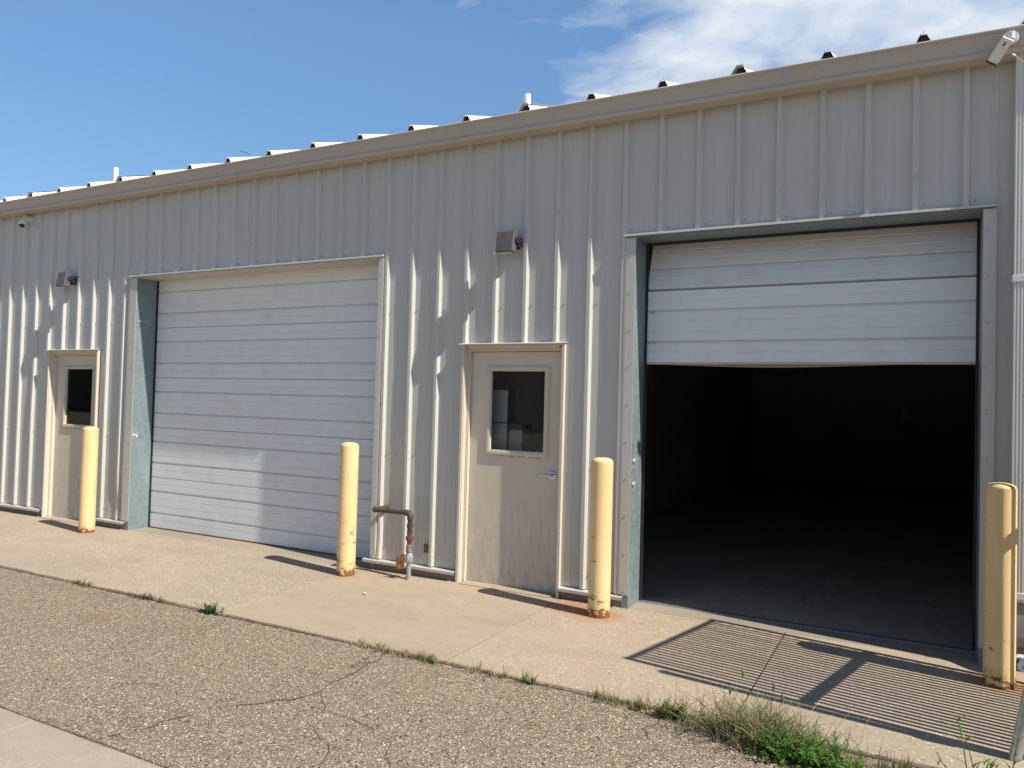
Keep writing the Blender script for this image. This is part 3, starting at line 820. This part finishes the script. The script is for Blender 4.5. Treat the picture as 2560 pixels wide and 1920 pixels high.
tag(m.build('door_bar', M['zinc']), 'thin metal bar behind the glass of the far tan door', 'bar')

# ------------------------------------------------------------------ wall lights
def wall_light(x, label):
    t = thing('wall_light', (x, .0, 2.965), label, 'wall light', 'wall lights between the doors')
    m = MB()
    # wedge housing tipped forward: side profile in (y, z)
    pf = [(-.070, .0), (-.150, .004), (-.118, .182), (-.104, .198), (-.052, .198), (-.048, .19)]
    m.prism(pf, 'x', -.085, .085)
    m.build('housing', M['lamp'], t, bevel=.006)
    m = MB(); m.box(-.07, .07, -.142, -.078, -.006, -.0005); m.build('lens', M['lens'], t)
    m = MB(); m.box(-.045, .07, -.060, .030, .05, .15); m.tube([(-.088, -.075, .11), (.088+.012, -.075, .11)], .026, 14)
    m.tube([(.06, -.05, .12), (.105, -.05, .12)], .018, 10)
    for k in range(4): m.box(.072, .098, -.058, .012, .06+k*.024, .072+k*.024)
    m.build('knuckle_mount', M['black'], t, smooth=False)
    return t
w1 = wall_light(7.785, 'grey wedge wall light above the nearer tan door')
w2 = dup(w1, (1.375, 0, 2.965), 'grey wedge wall light above the far tan door at left')

# ------------------------------------------------------------------ cameras
t = thing('security_camera', (11.513, -.158, 4.105), 'white box security camera hanging off the tan gutter at the right corner', 'security camera', 'security cameras under the eave')
m = MB(); m.tube([(0, .006, 0), (0, -.012, 0)], [.048, .042], 20); m.tube([(0, -.012, -.004), (-.002, -.05, -.012), (-.006, -.075, -.022)], [.022, .020, .018], 12)
m.tube([(-.006, -.072, -.040), (-.006, -.078, .002)], .022, 12)
m.build('mount', M['camwhite'], t, smooth=True)
bm_ = MB()
bm_.box(-.035, .035, -.032, .032, -.165, -.005)
bo = bm_.build('housing', M['camwhite'], t, bevel=.009)
vw = Vector((.075, .92, .385)).normalized(); rw = vw.cross(Vector((0, 0, 1))).normalized(); uw = rw.cross(vw)
ax = (rw*.56 + uw*.83 - vw*.16).normalized()                # from nose back to the mount
q = ax.to_track_quat('Z', 'X')
yv = -vw; zv = ax; xv = yv.cross(zv).normalized(); yv = zv.cross(xv).normalized()
R3 = Matrix((xv, yv, zv)).transposed()
bo.rotation_euler = R3.to_euler(); bo.location = (-.016, -.085, -.030)
m = MB(); m.box(-.038, .038, -.036, .036, -.172, -.1655); nose = m.build('nose_rim', M['black'], t); nose.rotation_euler = bo.rotation_euler; nose.location = bo.location
m = MB()
for sgn in (1,):
    y = .0335
    m.prism([(-.007, -.052), (.007, -.052), (.007, -.047), (-.002, -.040), (.007, -.033), (.007, -.028), (-.007, -.028), (-.007, -.033), (.0, -.033), (-.007, -.040), (-.007, -.047)], 'y', y-.001, y+.0005)
em = m.build('emblem', M['black'], t); em.rotation_euler = bo.rotation_euler; em.location = bo.location
m = MB(); m.tube([(.005, -.055, -.135), (.022, -.05, -.145)], [.007, .006], 8); m.tube([(.022, -.05, -.145), (.04, -.03, -.155), (.07, .02, -.165), (.09, .10, -.155), (.1, .17, -.12)], .0022, 6)
m.build('cable', M['camwhite'], t, smooth=True)
t = thing('security_camera', (.365, .0, 3.93), 'small white bullet camera with black lens under the gutter at far left', 'security camera', 'security cameras under the eave')
m = MB(); m.tube([(.02, .034, .02), (.02, -.03, .01)], [.04, .034], 16); m.build('mount', M['camwhite'], t, smooth=True)
m = MB(); m.tube([(.0, -.02, .02), (.004, -.03, .014), (.034, -.085, -.074), (.040, -.095, -.090)], [.02, .040, .043, .040], 18); m.build('housing', M['camwhite'], t, smooth=True)
m = MB(); m.tube([(.0402, -.0953, -.0905), (.043, -.100, -.098)], .035, 18); m.build('lens', M['black'], t, smooth=True)

# ------------------------------------------------------------------ bollards
R_ = .087; H_ = 1.235
def bollard(loc, label):
    t = thing('bollard', loc, label, 'bollard', 'bollards guarding the doors')
    m = MB(); n = 40; i0 = len(m.v)
    rings = [(R_, -.02), (R_, .0), (R_, .03), (R_, .2), (R_, .5), (R_, .8), (R_, H_-.035)]
    for p, (r, z) in enumerate(rings):
        for j in range(n): m.v.append((r*math.cos(2*PI*j/n), r*math.sin(2*PI*j/n), z))
    for p in range(len(rings)-1):
        for j in range(n):
            l = (j+1) % n; m.f.append((i0+p*n+j, i0+p*n+l, i0+(p+1)*n+l, i0+(p+1)*n+j)); m.m.append(0)
    m.build('post', M['bollard'], t, smooth=True)
    m = MB(); i0 = len(m.v); rings = [(R_*.985, H_-.037), (R_*.985, H_-.033), (R_*.93, H_-.020), (R_*.75, H_-.008), (R_*.45, H_-.001), (R_*.12, H_+.001)]
    for p, (r, z) in enumerate(rings):
        for j in range(n): m.v.append((r*math.cos(2*PI*j/n), r*math.sin(2*PI*j/n), z))
    for p in range(len(rings)-1):
        for j in range(n):
            l = (j+1) % n; m.f.append((i0+p*n+j, i0+p*n+l, i0+(p+1)*n+l, i0+(p+1)*n+j)); m.m.append(0)
    m.f.append(tuple(i0+(len(rings)-1)*n+j for j in range(n))); m.m.append(0)
    m.build('cap', M['bollard'], t, smooth=True)
    return t
b0 = bollard((2.391, -.323, 0), 'yellow steel bollard in front of the far tan door at left')
dup(b0, (6.285, -.319, 0), 'scraped yellow bollard at the right end of the closed white roll-up door')
dup(b0, (8.815, -.302, 0), 'yellow bollard with rust stain on the slab between tan door and open bay')
dup(b0, (11.472, -.365, 0), 'yellow bollard striped by fence shadow at the right side of the open bay')

# ------------------------------------------------------------------ gas pipe
t = thing('gas_pipe', (6.882, -.150, 0), 'brown and grey steel gas riser pipe with rusty valve bending into the wall', 'pipe')
m = MB()
m.tube([(-.396, .20, .607), (-.396, .01, .607)], .021, 14)
m.tube([(-.396, .012, .607), (-.396, -.012, .607), (-.388, -.022, .607), (-.372, -.027, .607), (-.36, -.027, .607)], [.021, .028, .029, .028, .024], 14)
m.tube([(-.365, -.027, .607), (-.32, -.026, .607), (-.045, -.004, .607)], .021, 14)
m.tube([(-.065, -.005, .607), (-.045, -.003, .607), (-.015, .0, .601), (0, 0, .580), (0, 0, .548), (0, 0, .540)], [.028, .029, .030, .030, .029, .024], 16)
m.tube([(0, 0, .55), (0, 0, .42)], .021, 14)
for z, h, r in ((.520, .012, .025), (.487, .016, .030), (.462, .012, .025), (.435, .010, .028)):
    m.tube([(0, 0, z-h), (0, 0, z+h)], r, 10)
m.build('upper_pipe', M['pipe'], t, smooth=True)
m = MB(); m.tube([(0, 0, .425), (0, 0, .395), (0, 0, .39), (0, 0, .36), (0, 0, .355), (0, 0, .315)], [.024, .026, .035, .035, .026, .023], 8); m.build('union', M['pipe_red'], t)
m = MB(); m.tube([(0, 0, .318), (0, 0, .31), (0, 0, .25), (0, 0, .245)], [.024, .030, .030, .024], 14); m.build('coupling', M['pipe_green'], t, smooth=True)
m = MB(); m.tube([(0, 0, -.03), (0, 0, .16)], .0225, 16); m.build('riser', M['pipe_grey'], t, smooth=True)
m = MB()
m.tube([(0, 0, .245), (0, 0, .225), (0, 0, .205), (0, 0, .175), (0, 0, .155), (0, 0, .14)], [.024, .032, .040, .040, .032, .025], 12)
m.tube([(.0, -.05, .19), (0, .03, .19)], [.026, .030], 12)
m.box(-.022, .022, -.058, -.052, .155, .235)
m.build('valve_body', M['pipe_grey'], t, smooth=False)
m = MB(); m.prism([(-.100, .09), (-.012, .105), (.006, .235), (-.03, .240), (-.100, .20)], 'y', -.064, -.058); m.box(-.04, -.016, -.066, -.0645, .14, .19)
m.build('lock_wing', M['rust_plate'], t)
m = MB(); m.box(.048, .108, .166, .176, .225, .30); m.tube([(.078, .167, .262), (.078, .160, .262)], .009, 8, 1); m.build('wall_bracket', [M['rust_dark'], M['screw']], t)
m = MB(); r = random.Random(4)
for k in range(14):
    a = r.uniform(0, 2*PI); q = r.uniform(.022, .042)
    m.tube([(q*math.cos(a), q*math.sin(a), -.01), (q*math.cos(a)*.9, q*math.sin(a)*.9, r.uniform(.008, .026))], [r.uniform(.010, .018), .004], 6)
m.build('mortar_collar', M['conc_b'], t)

# ------------------------------------------------------------------ slatted gate and leaning post at the right
g = thing('slatted_gate', (11.854, -.300, 0), 'chain-link gate with narrow slats whose shadow stripes the slab before the open bay', 'gate')
du = Vector((11.592-11.854, -1.490+.300, 0)); GW = du.length; du.normalize()
GH = 2.44
P_ = lambda s, z: tuple(du*s + Vector((0, 0, z)))
for s in (0, GW):
    m = MB(); m.tube([P_(s, .05), P_(s, GH)], .024, 12); m.build('stile', M['zinc'], g, smooth=True)
for z in (.08, GH-.02):
    m = MB(); m.tube([P_(0, z), P_(GW, z)], .021, 12); m.build('rail', M['zinc'], g, smooth=True)
m = MB(); m.tube([P_(0, 1.21), P_(GW, 1.21)], .034, 12); m.build('middle_rail', M['zinc'], g, smooth=True)
m = MB(); pit_ = .0490; nS = 23
s0 = .075
rr = random.Random(2)
for k in range(nS):
    s = s0 + k*pit_
    c = Vector(P_(s, 0)); hw = .0140
    nrm = Vector((-du.y, du.x, 0))
    tz = rr.uniform(-.004, .004)
    a, b = c-du*hw, c+du*hw
    for sg in (-.0012, .0012):
        o = nrm*sg
        m.quad(tuple(a+o+Vector((0,0,.10))), tuple(b+o+Vector((0,0,.10))), tuple(b+o+Vector((tz,tz,GH-.05))), tuple(a+o+Vector((tz,tz,GH-.05))))
m.build('slat', M['downspout'], g)
m = MB()
for k in range(22):                               # the fabric shows only in the gap beside the near stile and its loops
    z = .12+k*.105
    m.tube([P_(.018, z), P_(.045, z+.052), P_(.066, z+.012)], .0021, 5)
    m.tube([P_(.018, z+.052), P_(.045, z+.008), P_(.066, z+.050)], .0021, 5)
m.build('wire_mesh', M['zinc'], g)
t = thing('fence_post', (11.443, -1.512, -.01), 'leaning galvanised steel post with a hinge clamp at the right edge', 'fence post')
top_ = Vector((.43, -.10, 2.43))
m = MB(); m.tube([(0, 0, -.05), tuple(top_*.5), tuple(top_)], .029, 18); m.tube([tuple(top_), tuple(top_+Vector((.004,0,.02))), tuple(top_+Vector((.007,0,.036)))], [.034, .030, .008], 16)
m.build('pole', M['zinc'], t, smooth=True)
m = MB(); c = top_*(.445/2.43)
axp = top_.normalized()
m.tube([tuple(c-axp*.022), tuple(c+axp*.022)], .036, 18)
for dz in (-.014, .014):
    a = c + axp*dz
    m.tube([tuple(a+Vector((-.062, -.020, .020))), tuple(a+Vector((-.03, -.032, .006))), tuple(a+Vector((.06, -.036, -.018)))], .011, 10)
    m.tube([tuple(a+Vector((-.062, .026, .020))), tuple(a+Vector((.06, .036, -.018)))], .008, 8)
m.tube([tuple(c+Vector((-.058, -.03, .02))), tuple(c+Vector((-.058, .035, .02)))], [.012, .010], 8)
m.build('hinge_clamp', M['chrome'], t, smooth=True)

# ------------------------------------------------------------------ weeds along the joint
def blade(mb, x, y, z, h, lean, ang, wdt, mi, curl=.4):
    n = 4; prev = None
    ca, sa = math.cos(ang), math.sin(ang)
    for k in range(n+1):
        t = k/n
        r = lean*h*(t**1.6); zz = z + h*(t - curl*lean*t*t*.5)
        ww = wdt*(1-t**1.5)*.5 + .0003
        cx, cy_ = x+ca*r, y+sa*r
        cur = ((cx-sa*ww, cy_+ca*ww, zz), (cx+sa*ww, cy_-ca*ww, zz))
        if prev: mb.quad(prev[0], prev[1], cur[1], cur[0], mi)
        prev = cur
def sprig(mb, x, y, z, h, lean, ang, nleaf, ls, mi, ms, r, wide=.42):
    """thin stem carrying small pointed leaves"""
    ca, sa = math.cos(ang), math.sin(ang); pts = []
    for k in range(5):
        t = k/4; pts.append((x+ca*lean*h*t**1.4, y+sa*lean*h*t**1.4, z+h*t*(1-.25*lean*t)))
    mb.tube(pts, [.0016, .0014, .0012, .001, .0006], 4, ms, caps=False)
    for k in range(nleaf):
        t = (k+.6)/nleaf; i = min(3, int(t*4)); f = t*4-i
        p = Vector(pts[i]).lerp(Vector(pts[i+1]), f)
        a = r.uniform(0, 2*PI); el = r.uniform(-.1, .9)
        dv = Vector((math.cos(a)*math.cos(el), math.sin(a)*math.cos(el), math.sin(el)))
        sv = dv.cross(Vector((0, 0, 1)))
        if sv.length < .01: continue
        sv.normalize(); l = ls*r.uniform(.6, 1.25)*(1.1-.45*t)
        mid = p + dv*l*.5; tip = p + dv*l + Vector((0, 0, -.15*l))
        s2 = sv*l*wide*.5
        mb.quad(tuple(p), tuple(mid+s2), tuple(tip), tuple(mid-s2), mi)
WM = [M['grass'], M['grass2'], M['lime'], M['bluegreen'], M['darkleaf'], M['dry'], M['redstem']]
def weed(name, loc, label, cat, fn, grp='weeds in the joint between asphalt and slab'):
    mb = MB(); r = random.Random(hash(label) % 9999 if False else sum(map(ord, label)))
    fn(mb, r)
    o = mb.build(name, WM, None, loc=loc); tag(o, label, cat, grp)
    return o
GZ = -.026
def tuft(n, sx, sy, hmin, hmax, dry=.2, w=.004, lean=1.3, lm=(0, 1)):
    def fn(mb, r):
        seeds = [(r.gauss(0, sx), r.gauss(0, sy), r.uniform(.45, 1.15)) for _ in range(max(3, n//14))]
        for k in range(n):
            cx, cy_, q = r.choice(seeds)
            x, y = cx+r.gauss(0, .010), cy_+r.gauss(0, .007)
            hh = r.uniform(hmin, hmax)*q
            mi = 5 if r.random() < dry else r.choice(lm)
            blade(mb, x, y, 0, hh, r.uniform(.1, lean), r.uniform(0, 2*PI), w*r.uniform(.5, 1.2), mi, .5)
        for k in range(n//3):
            x, y = r.gauss(0, sx*1.3), r.gauss(0, sy*1.1)
            blade(mb, x, y, 0, r.uniform(.01, .03), 1.2, r.uniform(0, 2*PI), .004, r.choice((5, 6)))
    return fn
def leafy(n, sx, sy, hmin, hmax, ls, mi, ms=1, nl=14, lean=.7, wide=.42):
    def fn(mb, r):
        for k in range(n):
            x, y = r.gauss(0, sx), r.gauss(0, sy)
            sprig(mb, x, y, 0, r.uniform(hmin, hmax), r.uniform(.1, lean), r.uniform(0, 2*PI), nl, ls, mi, ms, r, wide)
    return fn
weed('weed', (4.66, -1.83, GZ), 'low flat green weed nearest the left edge along the slab joint', 'weed', leafy(22, .07, .02, .02, .05, .022, 0, 6, 9, 1.2))
weed('weed', (5.06, -1.83, GZ), 'thin low green weed between the flat weed and the brown one', 'weed', leafy(9, .06, .015, .015, .035, .018, 1, 6, 7, 1.2))
weed('weed', (5.50, -1.825, GZ), 'small brown-green dying weed in the joint before the closed roll-up door', 'weed', leafy(26, .055, .02, .02, .06, .02, 4, 6, 10, 1.1))
weed('weed', (5.30, -1.825, GZ), 'tiny dark dried weed just left of the brown-green dying one', 'weed', leafy(16, .06, .018, .015, .035, .016, 4, 6, 9, 1.3))
weed('weed', (5.70, -1.825, GZ), 'sparse grey-green weed just right of the brown-green dying one', 'weed', leafy(9, .04, .018, .02, .06, .02, 3, 6, 8, 1.1))
weed('weed', (6.235, -1.825, GZ), 'bushy blue-green weed at the slab joint under the second bollard', 'weed', leafy(34, .045, .025, .04, .095, .024, 3, 3, 14, .7, .5))
weed('grass_tuft', (7.68, -1.83, GZ), 'short green grass tuft left of the long asphalt crack', 'grass', tuft(70, .06, .02, .02, .06, .3))
weed('grass_tuft', (7.98, -1.83, GZ), 'broad green grass tuft where the long crack meets the slab', 'grass', tuft(230, .12, .022, .02, .07, .25))
weed('grass_tuft', (8.24, -1.835, GZ), 'dense green grass tuft before the joint leading to the third bollard', 'grass', tuft(200, .07, .022, .03, .085, .2))
weed('grass_tuft', (7.93, -2.10, GZ), 'green grass strip growing inside the long asphalt crack', 'grass', tuft(60, .015, .07, .015, .035, .35))
weed('grass_tuft', (8.72, -1.835, GZ), 'thin straw-coloured grass tuft left of the spiky weed', 'grass', tuft(90, .09, .02, .02, .11, .6))
weed('weed', (8.99, -1.835, GZ), 'single spiky green weed in the joint below the open bay', 'weed', tuft(22, .02, .012, .05, .10, .05, .012, .9, (0,)))
weed('grass_tuft', (9.46, -1.85, GZ), 'upright green grass tuft left of the big weed patch', 'grass', tuft(150, .05, .022, .03, .09, .25))
weed('grass_tuft', (9.66, -1.86, GZ), 'second green grass tuft closest to the big weed patch', 'grass', tuft(150, .045, .022, .03, .085, .25))
def cluster(mb, r):
    leafy(50, .040, .022, .05, .125, .024, 0, 1, 14, .6)(mb, r); tuft(45, .045, .02, .03, .08, .3)(mb, r)
weed('weed', (9.875, -1.885, GZ), 'leafy green weed with broad top just left of the big weed patch', 'weed', cluster)
def bigpatch(mb, r):
    for k in range(780):                      # wiry grey-green stems
        x, y = r.gauss(.0, .16), r.gauss(-.03, .075)
        h = r.uniform(.05, .25)*max(.35, 1-abs(x)*1.0)
        sprig(mb, x, y, 0, h, r.uniform(.2, 1.2), r.uniform(0, 2*PI), 7, .017, r.choice((1, 1, 3, 0)), r.choice((1, 5, 1)), r, .28)
    for k in range(260):
        x, y = r.gauss(.0, .18), r.gauss(0, .075)
        blade(mb, x, y, 0, r.uniform(.04, .20), r.uniform(.3, 1.3), r.uniform(0, 2*PI), .003, r.choice((1, 1, 5, 0)))
    for k in range(50):
        x, y = r.gauss(-.08, .22), r.gauss(.03, .06)
        sprig(mb, x, y, 0, r.uniform(.12, .25), r.uniform(.2, .9), r.uniform(0, 2*PI), 5, .010, r.choice((5, 1)), r.choice((5, 1)), r, .3)
weed('weed_patch', (10.31, -1.90, GZ), 'big wiry grey-green weed patch spreading over the slab edge', 'weed', bigpatch)
def limebush(mb, r):
    for k in range(130):
        x, y = r.gauss(0, .10), r.gauss(0, .05)
        sprig(mb, x, y, 0, r.uniform(.06, .17), r.uniform(.1, .9), r.uniform(0, 2*PI), 17, .034, 2, 2, r, .34)
weed('weed', (10.545, -2.06, GZ), 'bright green bushy weed at the right end of the big patch', 'weed', limebush)
def foxtail(mb, r):
    for (dx, h, ln, an) in ((0, .30, .35, 2.6), (.06, .26, .2, 1.4), (.10, .22, .1, .6), (-.05, .2, .5, 2.9)):
        blade(mb, dx, 0, 0, h, ln, an, .007, 0, .3)
        px_, py_ = dx+math.cos(an)*ln*h, math.sin(an)*ln*h; pz = h*(1-.06)
        mb.tube([(px_, py_, pz-.03), (px_+.003, py_, pz-.01), (px_-.004, py_, pz+.02)], [.003, .007, .002], 6, 2)
    for k in range(24):
        blade(mb, r.gauss(0, .03), r.gauss(0, .02), 0, r.uniform(.08, .22), r.uniform(.3, .9), r.uniform(0, 2*PI), .007, r.choice((0, 2)))
weed('grass_tuft', (10.30, -1.84, GZ), 'taller grass with pale seed heads rising from the big weed patch', 'grass', foxtail)
weed('weed', (10.80, -2.05, GZ), 'low dark green weed right of the bright bushy one', 'weed', leafy(60, .05, .03, .02, .07, .02, 0, 6, 11, 1.0))
weed('grass_tuft', (10.98, -1.93, GZ), 'spiky grey-green grass with brown litter at the slab edge', 'grass', tuft(150, .05, .03, .04, .12, .35, .004, .8, (1, 3)))
weed('weed', (11.10, -1.99, GZ), 'crumbled red-brown dead weed beside the spiky grass', 'weed', leafy(90, .06, .022, .01, .04, .016, 6, 6, 9, 1.2))
def tallstalk(hs):
    def fn(mb, r):
        for (dx, dy, h, ln, an) in hs:
            pts = [(dx+math.cos(an)*ln*h*t**1.5, dy+math.sin(an)*ln*h*t**1.5, h*t) for t in (0, .3, .6, .85, 1)]
            mb.tube(pts, [.0035, .003, .0025, .002, .001], 6, 0, caps=False)
            for k in range(7):
                t = (k+.5)/7; a = r.uniform(0, 2*PI); l = r.uniform(.06, .12)*(1-.4*t)
                x, y, z = dx+math.cos(an)*ln*h*t**1.5, dy+math.sin(an)*ln*h*t**1.5, h*t
                blade(mb, x, y, z, l*.6, 1.6, a, .012, r.choice((0, 2, 2)), .5)
            tx, ty, tz = pts[-1]
            for k in range(10):
                blade(mb, tx, ty, tz-.03, r.uniform(.02, .045), .8, r.uniform(0, 2*PI), .003, r.choice((5, 1)))
    return fn
weed('weed', (11.235, -2.00, GZ), 'tall yellow-green weed stalk left of the leaning post', 'weed', tallstalk([(0, 0, .33, .15, 2.8), (.03, -.02, .24, .3, 2.2), (.02, .01, .15, .6, .3), (-.03, -.02, .13, .7, 3.0)]))
weed('weed', (11.40, -1.86, GZ), 'tall yellow-green weed stalk at the foot of the leaning post', 'weed', tallstalk([(0, -.04, .26, .12, .4), (.02, -.05, .16, .7, .2), (-.02, -.05, .14, .6, 3.3), (.03, -.05, .1, .9, 5.6)]))
# thin line of dry litter and seedlings that fills the rest of the joint
mb = MB(); r = random.Random(21)
for k in range(1500):
    x = r.uniform(3.0, 11.3); y = -1.822+r.gauss(0, .010)
    if mnoise.noise(Vector((x*2.2, 0, 4))) < -.12: continue
    if r.random() < .5: blade(mb, x, y, GZ, r.uniform(.006, .03), r.uniform(.3, 1.4), r.uniform(0, 2*PI), .003, r.choice((5, 6, 6, 1, 4)))
    else:
        a = r.uniform(0, 2*PI); l = r.uniform(.008, .03)
        mb.tube([(x, y, GZ+.003), (x+math.cos(a)*l, y+math.sin(a)*l*.5, GZ+r.uniform(.002, .010))], .0012, 4, r.choice((5, 6, 6)))
for k in range(420):
    x = r.uniform(6.0, 9.5); y = -3.648+r.gauss(0, .006)
    if mnoise.noise(Vector((x*2.6, 0, 9))) < 0: continue
    blade(mb, x, y, GZ, r.uniform(.006, .025), r.uniform(.3, 1.4), r.uniform(0, 2*PI), .003, r.choice((5, 1, 0, 6)))
o = mb.build('dry_litter', WM); o['kind'] = 'stuff'; o['label'] = 'dry brown litter and seedlings caught in the paving joints'; o['category'] = 'litter'
# loose grit on the slab
mb = MB(); r = random.Random(8)
def pebble(mb, x, y, z, s, mi):
    n = 6; i = len(mb.v); ph = r.uniform(0, 6)
    for zz, q in ((0, .8), (.35, 1), (.75, .6)):
        for j in range(n):
            a = 2*PI*j/n+ph; k = s*q*r.uniform(.75, 1.2); mb.v.append((x+math.cos(a)*k, y+math.sin(a)*k*.8, z+zz*s*.8))
    for p in range(2):
        for j in range(n):
            l = (j+1) % n; mb.f.append((i+p*n+j, i+p*n+l, i+(p+1)*n+l, i+(p+1)*n+j)); mb.m.append(mi)
    mb.f.append(tuple(i+2*n+j for j in range(n))); mb.m.append(mi)
for k in range(330):
    x = r.uniform(1.5, 11.2); y = -1.75+1.7*r.random()
    pebble(mb, x, y, -.018*(-y-.04)/1.76+.0003, r.uniform(.002, .006), r.choice((0, 1, 1, 2)))
for k in range(160):
    x = r.uniform(9.1, 11.3); y = r.uniform(.35, 2.6); pebble(mb, x, y, .003, r.uniform(.003, .008), 1)
for k in range(260):
    x = r.uniform(6.5, 11.2); y = r.uniform(-3.6, -1.85); pebble(mb, x, y, -.030, r.uniform(.004, .010), r.choice((0, 1, 1, 2)))
M['peb0'] = NT('pebble_dark').set(color=(.10, .09, .08), rough=.8)
M['peb1'] = NT('pebble_pale').set(color=(.52, .47, .40), rough=.8)
M['peb2'] = NT('pebble_brown').set(color=(.30, .20, .13), rough=.8)
o = mb.build('loose_grit', [M['peb0'], M['peb1'], M['peb2']]); o['kind'] = 'stuff'; o['label'] = 'loose grit scattered over slab, asphalt and bay floor'; o['category'] = 'grit'
mb = MB(); pebble(mb, 0, 0, 0, .022, 0); o = mb.build('stone', M['peb1'], loc=(6.89, -.79, -.004)); tag(o, 'single pale stone lying on the tan slab below the gas pipe', 'stone')

# ------------------------------------------------------------------ unseen dark shed, added to darken the door glass and dim low skylight
t = thing('unseen_shed', (4, -34, 0), 'long dark brown shed added out of view to darken the reflections in the door glass', 'shed')
m = MB(); x = -95.0
while x < 34:
    m.quad((x, 0, -.03), (x+.27, 0, -.03), (x+.27, 0, 5.2), (x, 0, 5.2)); m.prism([(x+.27, 0), (x+.29, .04), (x+.32, .04), (x+.34, 0)], 'z', -.03, 5.2); m.quad((x+.34, 0, -.03), (x+.6, 0, -.03), (x+.6, 0, 5.2), (x+.34, 0, 5.2)); x += .6
m.box(-95, 34, -12, -.001, -.03, 5.2)
M['shed'] = painted('shed_paint', (.085, .075, .065), dirt=.3)
m.build('wall', M['shed'], t)
m = MB(); m.prism([(.5, 5.15), (.5, 5.3), (-6, 7.3), (-12.5, 5.3), (-12.5, 5.15)], 'x', -95.4, 34.4); m.build('roof', M['shed'], t)
for x in (-16, -4, 8, 20):
    m = MB(); m.box(x, x+3.6, .041, .09, .0, 3.6); m.build('door', M['inwall'], t)
